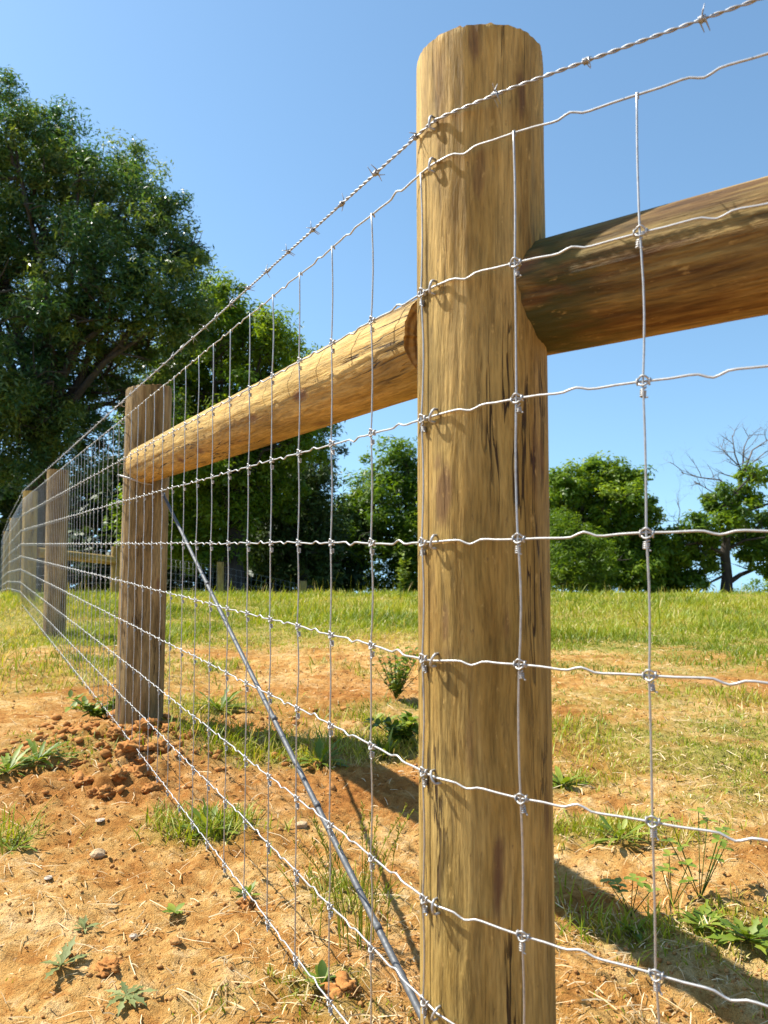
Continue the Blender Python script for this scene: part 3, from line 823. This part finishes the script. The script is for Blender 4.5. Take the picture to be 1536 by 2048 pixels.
# ------------------------------------------------------------------ second fence across the field
bf = empty('field_fence', (0, 0, 0))
def bpost(x, yt, yb, Y, r, lab=None):
    c = at(x, yb, Y); top = at(x, yt, Y).z; zb = float(gmac(c.x, c.y))-.1
    o = link('post', log_mesh('post', top-zb, r, r*.95, int(x)+3, M_POST, M_END, nseg=24, nz=20), None, bf); o.location = (c.x, c.y, zb)
    return Vector((c.x, c.y, top))
b1 = bpost(231, 1093, 1190, 15.0, .10); b2 = bpost(440, 1124, 1189, 18.5, .085); b3 = bpost(606, 1162, 1190, 20.5, .10); b0 = bpost(60, 1085, 1185, 12.8, .09)
d = at(226, 1121, 14.95)-at(72, 1104, 12.85); me = log_mesh('rail', d.length, .085, .085, 71, M_POST, M_END, nseg=20, nz=30)
o = link('rail', me, None, bf); o.rotation_mode = 'QUATERNION'; o.rotation_quaternion = d.to_track_quat('Z', 'Y'); o.location = at(72, 1104, 12.85)
mb = MB(); line = [b0, b1, b2, b3, b3+(b3-b2)*1.5]
for k in range(len(line)-1):
    p, q = line[k], line[k+1]
    for i in range(9):
        h = .10+.15*i; mb.tube([Vector((p.x, p.y, p.z-h)), Vector((q.x, q.y, q.z-h))], .0022, 4)
    L = (q-p).length; nv = int(L/.16)
    for j in range(nv):
        t = j/nv; v_ = p.lerp(q, t); mb.tube([v_-Vector((0, 0, .1)), v_-Vector((0, 0, 1.3))], .0016, 4)
link('wire_netting', mb.mesh('wire_netting'), M_BARB, bf)
tag(bf, 'distant wooden post and wire fence crossing the meadow in front of the dark trees', 'fence')

# ------------------------------------------------------------------ trees
LEAVES = 0
def leaf_cloud(centers, radii, per, size, seed, upb=.4, tshift=0.0, wid=.6):
    """leaves in small clumps; centers (n,3), radii (n,)"""
    global LEAVES
    g = np.random.default_rng(seed)
    n_ = len(centers)
    c = np.repeat(centers, per, 0); r = np.repeat(radii, per)
    d = g.normal(0, 1, (len(c), 3)); d /= np.linalg.norm(d, axis=1)[:, None]
    rr = r*(.35+.75*g.random(len(c)))
    p = c + d*rr[:, None]*np.array([1, 1, .75])
    nrm = d*.7 + g.normal(0, .55, (len(c), 3)); nrm[:, 2] += upb; nrm /= np.linalg.norm(nrm, axis=1)[:, None]
    t = np.cross(nrm, g.normal(0, 1, (len(c), 3))); t /= np.linalg.norm(t, axis=1)[:, None]
    b = np.cross(nrm, t)
    s = size*(.6+.8*g.random(len(c)))[:, None]
    fold = nrm*s*.16
    V = np.stack([p-t*s, p+b*s*wid*.5+fold-t*s*.1, p+t*s, p-b*s*wid*.5+fold-t*s*.1], 1).reshape(-1, 3)
    F = np.arange(len(c)*4).reshape(-1, 4)
    clump = np.repeat(np.clip(g.random(n_)+.35*np.sin(centers[:, 0]*1.3+seed)*np.sin(centers[:, 2]*1.7), 0, 1), per)
    tint = np.clip(.15+.45*clump+.4*g.random(len(c))+tshift, 0, 1)
    LEAVES += len(c)
    return V, F, np.repeat(tint, 4)
def crown(lobes, seed, per=26, size=.11, clump=.42, dens=1.0, tshift=0.0, wid=.6):
    """lobes: (center Vector, (rx,ry,rz)). clumps sit on an uneven shell and a few inside"""
    g = np.random.default_rng(seed); cs = []
    for c, r in lobes:
        r = np.array(r); area = (r[0]*r[1]+r[1]*r[2]+r[0]*r[2])/3
        n_ = max(8, int(dens*area*26/(clump/.42)**1.6))
        d = g.normal(0, 1, (n_, 3)); d /= np.linalg.norm(d, axis=1)[:, None]
        q = np.where(g.random(n_) < .72, .80+.28*g.random(n_), .25+.55*g.random(n_))
        bump = 1+.30*np.sin(d[:, 0]*5+seed)*np.sin(d[:, 1]*4+c.x)*1.0+.12*np.sin(d[:, 2]*9+c.z)
        cs.append(np.array(c)+d*r*(q*bump)[:, None])
    cs = np.concatenate(cs)
    rad = clump*(.5+.9*g.random(len(cs)))
    return cs, leaf_cloud(cs, rad, per, size, seed+1, .8, tshift, wid)
def limb(mb, p, d, L, r, rnd, depth, droop=0.0, nseg=5, spread=.55, tips=None, kids=3):
    pts = [p.copy()]; rad = [r]; q = p.copy(); dd = d.normalized()
    for k in range(nseg):
        dd = (dd + Vector((rnd.gauss(0, .16), rnd.gauss(0, .16), rnd.gauss(0, .12)-droop))).normalized()
        q = q + dd*(L/nseg); pts.append(q.copy()); rad.append(r*(1-.62*(k+1)/nseg))
    mb.tube(pts, rad, 8 if r > .12 else 5, False)
    if tips is not None: tips.append(q.copy())
    if depth > 0:
        for k in range(kids):
            i = rnd.randint(2, nseg); a = Vector((rnd.gauss(0, 1), rnd.gauss(0, 1), rnd.gauss(.25, .7))).normalized()
            nd = (dd*(1-spread)+a*spread*1.4).normalized()
            limb(mb, pts[i], nd, L*rnd.uniform(.5, .75), rad[i]*.72, rnd, depth-1, droop, max(3, nseg-1), spread, tips, kids)
def tree(name, label, cat, base, lobes, trunk_r, seed, m, per=26, size=.11, clump=.42, dens=1.0, tshift=0.0, wid=.6, fork=.45, group=None):
    base = Vector(base); base.z = float(gmac(base.x, base.y))-.15
    root = empty(name, base); tag(root, label, cat, group)
    rnd = random.Random(seed); mb = MB()
    top = max(c.z for c, r in lobes)-base.z; cen = sum((c for c, r in lobes), Vector())/len(lobes)
    fk = Vector(((cen.x-base.x)*.35, (cen.y-base.y)*.35, top*fork))
    pts = [Vector((0, 0, 0)), fk*.33+Vector((rnd.gauss(0, .1), 0, 0)), fk*.66+Vector((rnd.gauss(0, .12), 0, 0)), fk]
    mb.tube(pts, [trunk_r*1.35, trunk_r, trunk_r*.85, trunk_r*.7], 10, False)
    for c, r in lobes:
        tgt = c-base; mid = fk.lerp(tgt, .5)+Vector((rnd.gauss(0, .25), rnd.gauss(0, .25), rnd.gauss(-.2, .2)))
        rr = trunk_r*.42*min(1.2, (r[0]/1.6)**.5)
        a = pts[2].lerp(fk, rnd.random())
        mb.tube([a, a.lerp(mid, .5)+Vector((0, 0, .15)), mid, mid.lerp(tgt, .6), tgt+Vector((0, 0, r[2]*.5))], [rr, rr*.8, rr*.6, rr*.4, rr*.15], 7, False)
        for _ in range(4):
            limb(mb, mid.lerp(tgt, rnd.random()), Vector((rnd.gauss(0, 1), rnd.gauss(0, 1), rnd.gauss(.3, .5))), max(r)*1.0, rr*.4, rnd, 1, 0, 4, .5)
    link('trunk', mb.mesh('trunk'), M_BARK, root)
    cs, (V, F, T) = crown(lobes, seed, per, size, clump, dens, tshift, wid)
    V = V-np.array(base)
    link('crown', mesh_np('crown', V, F, T), m, root)
    return root
def lobes_px(lst, Y, rnd, dy=1.4, ry=1.0):
    out = []
    for it in lst:
        x, y, r = it[:3]; yy = Y + (it[3] if len(it) > 3 else rnd.uniform(-dy, dy))
        R = r/F_PX*yy; out.append((at(x, y, yy), (R, R*ry, R*.92)))
    return out
rt = random.Random(21)
# the big oak on the left
LA = [(20, 240, 85), (105, 255, 75), (-70, 300, 110), (60, 330, 95), (165, 310, 60), (160, 370, 85), (270, 325, 55), (270, 400, 85), (345, 415, 48), (350, 480, 60), (200, 480, 95), (90, 450, 90), (-20, 480, 110),
      (300, 560, 90), (385, 520, 42), (375, 590, 55), (200, 610, 90), (100, 600, 90), (0, 620, 100), (340, 660, 70), (240, 710, 90), (120, 730, 100), (10, 760, 110), (-120, 450, 130), (-130, 650, 140), (-90, 800, 120), (290, 790, 60), (150, 860, 90), (40, 880, 90)]
tree('oak_tree', 'tallest blue green tree rising above all the others at the left edge', 'tree', at(70, 1190, 22), lobes_px([(q_[0]-3, q_[1]+24, q_[2]*.96) for q_ in LA], 22, rt, 1.8), .42, 101, M_OAK, 120, .084, .44, 1.6, 0.0, .5, .42)
LB = [(330, 780, 60), (310, 870, 70), (340, 980, 75), (420, 1060, 80), (300, 1060, 80), (440, 590, 42), (485, 640, 45), (420, 660, 60), (540, 650, 36), (500, 700, 60), (560, 700, 45), (430, 740, 75), (520, 780, 70), (590, 740, 36), (595, 800, 45), (370, 720, 60), (380, 820, 80), (480, 860, 80), (560, 870, 60), (360, 930, 80), (450, 960, 80), (540, 960, 70), (610, 880, 50)]
tree('tree', 'yellow green tree right behind the sunlit log rail, beside the tallest tree', 'tree', at(470, 1185, 27), lobes_px(LB, 27, rt, 1.6), .34, 131, M_LEAF, 100, .10, .46, 1.6, 0.0, .62)
LC = [(640, 865, 30), (625, 920, 48), (590, 960, 55), (640, 980, 45), (560, 1030, 60), (625, 1060, 55), (500, 1050, 60), (570, 1110, 60), (640, 1120, 45), (660, 1060, 30), (655, 1160, 40), (520, 1140, 60)]
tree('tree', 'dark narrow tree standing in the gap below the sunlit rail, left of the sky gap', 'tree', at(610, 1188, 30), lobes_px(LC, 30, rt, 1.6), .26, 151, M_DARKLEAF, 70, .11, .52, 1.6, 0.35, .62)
LD = [(800, 905, 34), (765, 945, 38), (820, 950, 45), (725, 985, 36), (780, 1000, 52), (840, 1000, 60), (700, 1020, 34), (735, 1050, 50), (800, 1070, 62), (690, 1080, 40), (860, 1080, 70), (720, 1130, 50), (790, 1140, 60), (680, 1150, 40), (860, 1150, 60), (900, 1020, 60), (940, 1090, 60), (925, 1150, 60)]
tree('tree', 'rounded green tree whose right half is hidden behind the foreground post', 'tree', at(820, 1188, 34), lobes_px(LD, 34, rt, 1.8), .3, 171, M_LEAF, 80, .12, .58, 1.5, -.12, .62)
LE = [(1185, 950, 34), (1140, 965, 34), (1225, 962, 32), (1262, 965, 34), (1110, 990, 36), (1170, 1000, 48), (1240, 1010, 48), (1280, 1020, 32), (1100, 1050, 46), (1190, 1065, 60), (1260, 1080, 52), (1290, 1110, 36), (1050, 1030, 50), (1040, 1110, 55), (1120, 1120, 60), (1210, 1140, 55), (1280, 1150, 40), (1320, 1155, 34)]
tree('tree', 'dense rounded bright green tree just right of the foreground post', 'tree', at(1195, 1190, 42), lobes_px(LE, 42, rt, 2.0), .4, 191, M_LEAF, 100, .15, .56, 1.7, .05, .7)
LE2 = [(1130, 1050, 38), (1160, 1080, 40), (1110, 1110, 42), (1190, 1100, 36), (1140, 1150, 44), (1200, 1150, 40), (1090, 1160, 40)]
tree('shrub', 'feathery soft green shrub in front of the dense rounded tree', 'shrub', at(1145, 1190, 38), lobes_px(LE2, 38, rt, .8), .10, 211, M_LEAF, 60, .11, .50, 1.6, -.15, .35, .3)
# old oak with bare upper limbs
base = at(1452, 1192, 42); base.z = float(gmac(base.x, base.y))-.1
root = empty('old_oak_tree', base); tag(root, 'old half dead oak with bare grey upper branches at the right edge', 'tree')
def L_(x, y, dy=0): return at(x, y, 42+dy)-base
mb = MB(); rnd = random.Random(77)
mb.tube([L_(1452, 1200), L_(1454, 1150), L_(1450, 1110), L_(1452, 1075)], [.36, .27, .25, .22], 10, False)
limbs = [([(1452, 1080), (1462, 1040), (1478, 1010), (1480, 960), (1492, 930)], .19), ([(1452, 1075), (1440, 1045), (1448, 1010), (1490, 965)], .12), ([(1465, 1035), (1500, 1020), (1545, 1005)], .12),
         ([(1458, 1165), (1480, 1150), (1510, 1138), (1545, 1125)], .15), ([(1450, 1110), (1420, 1095), (1395, 1085), (1370, 1090)], .11), ([(1450, 1150), (1420, 1165), (1385, 1160)], .08), ([(1452, 1100), (1490, 1080), (1530, 1075)], .10)]
for pl, r in limbs:
    pts = [L_(x, y, (i*.35)*(1 if r > .12 else -1)) for i, (x, y) in enumerate(pl)]
    mb.tube(pts, [r*(1-.6*i/(len(pts)-1)) for i in range(len(pts))], 7, False)
    for k in range(3): limb(mb, pts[rnd.randint(1, len(pts)-1)], Vector((rnd.gauss(0, 1), rnd.gauss(0, 1), rnd.gauss(.2, .6))), 1.2, r*.3, rnd, 1, 0, 4, .5)
link('trunk', mb.mesh('trunk'), M_BARK, root)
mb = MB()
dead = [([(1478, 990), (1440, 960), (1400, 955), (1362, 945)], .06), ([(1485, 950), (1470, 910), (1464, 870)], .06), ([(1490, 940), (1505, 900), (1535, 880)], .06), ([(1480, 960), (1500, 930), (1530, 905), (1560, 890)], .05),
        ([(1470, 1010), (1435, 990), (1410, 975), (1388, 962)], .05), ([(1355, 1060), (1360, 1020), (1352, 1000)], .03), ([(1486, 925), (1488, 895), (1500, 868)], .05), ([(1475, 930), (1450, 905), (1440, 890)], .04)]
for pl, r in dead:
    pts = [L_(x, y, rnd.uniform(-.4, .4)) for x, y in pl]
    mb.tube(pts, [r*(1-.7*i/(len(pts)-1)) for i in range(len(pts))], 5, False)
    dd = (pts[-1]-pts[0]).normalized()
    for i in range(1, len(pts)):
        for k in range(3):
            a = Vector((rnd.gauss(0, 1), rnd.gauss(0, .6), rnd.gauss(.2, .7))).normalized()
            limb(mb, pts[i-1].lerp(pts[i], rnd.random()), dd*.6+a*.7, rnd.uniform(.5, 1.2), r*.42, rnd, 2, 0, 4, .5, None, 3)
link('bare_branches', mb.mesh('bare_branches'), M_DEAD, root)
LF = [(1445, 985, 14), (1475, 1035, 20), (1510, 1005, 18), (1300, 1120, 26), (1440, 1085, 22), (1418, 1000, 10), (1425, 1018, 13), (1500, 945, 18), (1520, 955, 14), (1488, 985, 14), (1462, 1008, 11), (1390, 1050, 26), (1420, 1070, 26), (1365, 1075, 28), (1480, 1065, 28), (1520, 1085, 34), (1400, 1110, 30), (1350, 1110, 30), (1340, 1140, 28), (1378, 1150, 22), (1555, 1120, 36),
      (1500, 1115, 22), (1330, 1080, 24), (1540, 1050, 26), (1400, 1170, 12), (1425, 1125, 20), (1560, 1030, 24), (1440, 1040, 16), (1350, 1165, 24)]
cs, (V, F, T) = crown(lobes_px(LF, 42, rt, 1.2), 231, 42, .17, .42, 1.6, -.05, .65)
link('crown', mesh_np('crown', V-np.array(base), F, T), M_LEAF, root)
LG = [(1500, 1182, 16), (1530, 1178, 22), (1470, 1186, 10), (1560, 1180, 24)]
tree('shrub', 'low distant bush under the limbs of the old oak at the right edge', 'shrub', at(1525, 1190, 60), lobes_px(LG, 60, rt, .6), .08, 241, M_LEAF, 26, .15, .5, 1.2, 0, .6, .3)
# woodland edge that closes the view below the crowns
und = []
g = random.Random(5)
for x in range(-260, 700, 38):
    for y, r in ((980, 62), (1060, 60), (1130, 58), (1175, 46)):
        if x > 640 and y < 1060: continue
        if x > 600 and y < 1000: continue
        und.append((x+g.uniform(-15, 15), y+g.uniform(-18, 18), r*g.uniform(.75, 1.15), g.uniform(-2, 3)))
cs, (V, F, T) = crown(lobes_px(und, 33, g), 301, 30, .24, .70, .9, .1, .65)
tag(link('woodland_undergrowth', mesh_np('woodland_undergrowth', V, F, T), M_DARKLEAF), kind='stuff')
print('leaves', LEAVES)

# ------------------------------------------------------------------ weeds and plants, each one by itself
def leaf_shape(L, W, lobes, rise, droop, rnd, nseg=9, tip=.5):
    """a leaf along +x from the origin"""
    V = []; F = []
    for k in range(nseg+1):
        t = k/nseg; wv = W*(math.sin(PI*min(1, t*.92+.08))**.8)*(1 if lobes == 0 else (.62+.38*math.cos(t*lobes*2*PI)))
        if k == nseg: wv = .0002
        if t < .18: wv *= .35+t*3
        x = L*t*math.cos(rise)*(1-.1*t); z = L*(t*math.sin(rise)-droop*t*t)
        c = .12*wv
        V += [(x, -wv, z+c), (x, 0, z-c), (x, wv, z+c)]
    for k in range(nseg):
        a = 3*k
        F += [(a, a+1, a+4, a+3), (a+1, a+2, a+5, a+4)]
    return V, F
def rosette(name, label, cat, x, y, n, L, W, lobes, m, seed, rise=(.15, .7), droop=.3, per_leaf=True):
    g = gpt(x, y); root = empty(name, g); tag(root, label, cat); r_ = random.Random(seed)
    allm = MB()
    for k in range(n):
        a = 2*PI*k/n*1.0+r_.uniform(-.4, .4); q = r_.uniform(.6, 1.1)
        V, F = leaf_shape(L*q, W*q, lobes, r_.uniform(*rise), droop*r_.uniform(.5, 1.2), r_)
        ca, sa = math.cos(a), math.sin(a)
        V = [(vx*ca-vy*sa, vx*sa+vy*ca, vz+.002) for vx, vy, vz in V]
        mb = MB(); mb.add(V, F, min(1, max(0, r_.gauss(.5, .25))))
        if per_leaf: link('leaf', mb.mesh('leaf'), m, root)
        else: allm.add(V, F, min(1, max(0, r_.gauss(.5, .25))))
    if not per_leaf: link('leaves', allm.mesh('leaves'), m, root)
    return root
rosette('weed_rosette', 'grey green rosette weed with lobed leaves at lower left', 'weed', 122, 1935, 12, .062, .0085, 3, M_GREYWEED, 1, (.2, .8))
rosette('weed_rosette', 'pale low rosette weed nearest the bottom edge', 'weed', 252, 1996, 11, .058, .0085, 3, M_GREYWEED, 2, (.1, .5))
rosette('weed_rosette', 'small rosette weed with upright leaf above the grey green one', 'weed', 168, 1860, 9, .045, .007, 2, M_GREYWEED, 3, (.1, .9))
rosette('weed_rosette', 'tiny bright green creeping weed on bare clay', 'weed', 350, 1830, 9, .035, .007, 0, M_WEED, 4, (.1, .6))
rosette('weed_rosette', 'big leafy dandelion like weed left of the clod heap', 'weed', 75, 1530, 34, .18, .013, 4, M_WEED, 5, (.1, .8))
rosette('weed_rosette', 'leafy weed behind the clod heap at the left edge', 'weed', 15, 1548, 26, .16, .012, 4, M_WEED, 6, (.1, .8))
rosette('weed_rosette', 'long leaved weed at the left edge on bare clay', 'weed', 22, 1705, 20, .14, .009, 2, M_WEED, 7, (.0, .6))
rosette('weed_rosette', 'weed with narrow leaves growing under the bottom wire', 'weed', 418, 1665, 26, .14, .009, 2, M_WEED, 8, (.1, .9))
rosette('weed_rosette', 'little spiky weed beside the bottom wire in the middle of the bay', 'weed', 495, 1795, 9, .060, .006, 0, M_WEED, 9, (.2, 1.1))
rosette('weed_rosette', 'broad leaved weed in the shadow left of the foreground post', 'weed', 770, 1520, 20, .13, .010, 0, M_WEED, 10, (.5, 1.3))
rosette('weed_rosette', 'dark weed beside the brace cable in the rail shadow', 'weed', 640, 1530, 34, .16, .012, 2, M_WEED, 11, (.2, 1.0))
rosette('weed_rosette', 'green tuft of leaves right of the foreground post above the shadow', 'weed', 1240, 1685, 24, .13, .009, 2, M_WEED, 12, (.1, .9))
rosette('weed_rosette', 'dock like weed close to the right edge of the foreground post', 'weed', 1125, 1575, 18, .12, .010, 0, M_WEED, 13, (.1, .9))
rosette('weed_rosette', 'large round leaved weed in the lower right corner', 'weed', 1500, 1885, 30, .095, .014, 3, M_WEED, 14, (.1, .8))
rosette('weed_rosette', 'low broad leaved weed left of the corner weed', 'weed', 1405, 1855, 26, .085, .012, 2, M_WEED, 15, (.1, .7))
rosette('weed_rosette', 'small green weed between the last wires at the bottom edge', 'weed', 645, 1975, 10, .05, .008, 0, M_WEED, 16, (.3, 1.1))
rosette('weed_rosette', 'small shaded weed inside the rail shadow at right', 'weed', 1270, 1868, 10, .055, .007, 0, M_WEED, 17, (.2, 1.0))
rosette('weed_rosette', 'green weed at the foot of the fence under the sunlit rail', 'weed', 440, 1425, 26, .22, .017, 3, M_WEED, 18, (.1, .9))
# bushy weed behind the wires
def bush(name, label, cat, x, y, H, W, nst, m, seed, lf=.028):
    g = gpt(x, y); root = empty(name, g); tag(root, label, cat); r_ = random.Random(seed); st = MB(); lv = MB()
    for k in range(nst):
        a = r_.uniform(0, 2*PI); q = r_.uniform(.3, 1); h = H*r_.uniform(.5, 1)
        pts = [Vector((math.cos(a)*W*q*t, math.sin(a)*W*q*t, h*t*(1.15-.15*t))) for t in (0, .25, .5, .75, 1)]
        st.tube(pts, [.0018, .0016, .0014, .0011, .0006], 5, False)
        for j in range(16):
            t = r_.uniform(.15, 1); i = min(3, int(t*4)); p = pts[i].lerp(pts[i+1], t*4-i)
            V, F = leaf_shape(lf*r_.uniform(.6, 1.2), lf*.24, 0, r_.uniform(-.1, .9), .2, r_, 4); b_ = r_.uniform(0, 2*PI); ca, sa = math.cos(b_), math.sin(b_)
            lv.add([(vx*ca-vy*sa+p.x, vx*sa+vy*ca+p.y, vz+p.z) for vx, vy, vz in V], F, r_.random())
    link('stems', st.mesh('stems'), m, root); link('leaves', lv.mesh('leaves'), m, root)
bush('bushy_weed', 'tallest bushy weed on the clay behind the wires left of the foreground post', 'weed', 792, 1398, .27, .17, 30, M_WEED, 3, .035)
bush('bushy_weed', 'leafy weed in the rail shadow below the bushy weed', 'weed', 800, 1490, .13, .15, 20, M_WEED, 6, .045)
bush('tall_weed', 'tall thin weed standing above the meadow edge just left of the foreground post', 'weed', 800, 1200, .75, .14, 7, M_WEED, 4, .10)
bush('bushy_weed', 'low leafy weed cluster at the foot of the fence beyond the brace post', 'weed', 210, 1440, .12, .16, 14, M_WEED, 5, .045)
# clover
def clover(label, x, y, H, nst, seed, sp=.07):
    g = gpt(x, y); root = empty('clover_plant', g); tag(root, label, 'clover'); r_ = random.Random(seed); st = MB()
    for k in range(nst):
        a = r_.uniform(0, 2*PI); h = H*r_.uniform(.35, 1); d_ = sp*r_.uniform(.3, 1)
        pts = [Vector((math.cos(a)*d_*t, math.sin(a)*d_*t, h*t)) for t in (0, .33, .66, 1)]
        st.tube(pts, .0010, 5, False)
        lv = MB(); b0_ = r_.uniform(0, 6)
        for j in range(3):
            V, F = leaf_shape(.026*r_.uniform(.8, 1.1), .0075, 0, r_.uniform(0, .5), .2, r_, 6); b_ = b0_+j*2*PI/3; ca, sa = math.cos(b_), math.sin(b_)
            lv.add([(vx*ca-vy*sa+pts[-1].x, vx*sa+vy*ca+pts[-1].y, vz+pts[-1].z) for vx, vy, vz in V], F, r_.uniform(.3, 1))
        link('leaf', lv.mesh('leaf'), M_WEED, root)
    link('stem', st.mesh('stem'), M_WEED, root)
clover('taller clover with three part leaves at right below the fence wires', 1400, 1800, .17, 11, 1)
clover('small clover sprig with three part leaves beside the rail shadow', 1262, 1835, .075, 6, 2, .05)
clover('clover sprig on the clay between the two larger clover plants', 1345, 1822, .10, 5, 3, .05)
# tall grass stems with seed heads behind the lower wires
def stems(label, x, y, n, H, seed, lean=(0, 0), head=True, spread=.02, mt=None):
    g = gpt(x, y); root = empty('seeding_grass', g); tag(root, label, 'grass'); r_ = random.Random(seed); st = MB(); hd = MB()
    for k in range(n):
        h = H*r_.uniform(.45, 1); lx = lean[0]+r_.gauss(0, .05); ly = lean[1]+r_.gauss(0, .05); ox, oy = r_.gauss(0, spread), r_.gauss(0, spread)
        pts = [Vector((ox+lx*t*t, oy+ly*t*t, h*t)) for t in (0, .25, .5, .75, 1)]
        st.tube(pts, [.0011, .001, .0009, .0007, .0005], 4, False, t=r_.uniform(.3, .8))
        if head and h > H*.6:
            for j in range(18):
                t = .72+.28*j/17; i = min(3, int(t*4)); p = pts[i].lerp(pts[i+1], t*4-i); sd = Vector((r_.gauss(0, 1), r_.gauss(0, 1), 1.6)).normalized()
                hd.tube([p, p+sd*.004, p+sd*.009], [.0004, .0013, .0002], 4, False, t=r_.uniform(.5, .8))
    link('stalks', st.mesh('stalks'), M_GRASS, root)
    if hd.v: link('seed_heads', hd.mesh('seed_heads'), M_GRASS, root)
stems('tall seeding grass behind the lower wires just left of the foreground post', 735, 1900, 12, .30, 1, (.02, 0))
stems('thin seeding grass beside the brace cable, left of the taller clump', 690, 1890, 8, .27, 2, (-.015, 0))
stems('single long stalk with dark seed head in the lower right corner', 1535, 2040, 2, .16, 3, (-.03, .02), True, .004)
stems('sparse seed stalks rising in front of the dark trees at the far meadow edge', 700, 1200, 14, .42, 6, (0, 0), True, .8)
stems('pale dry stalks at the far meadow edge beside the small distant post', 560, 1205, 16, .40, 7, (0, 0), True, 1.1)
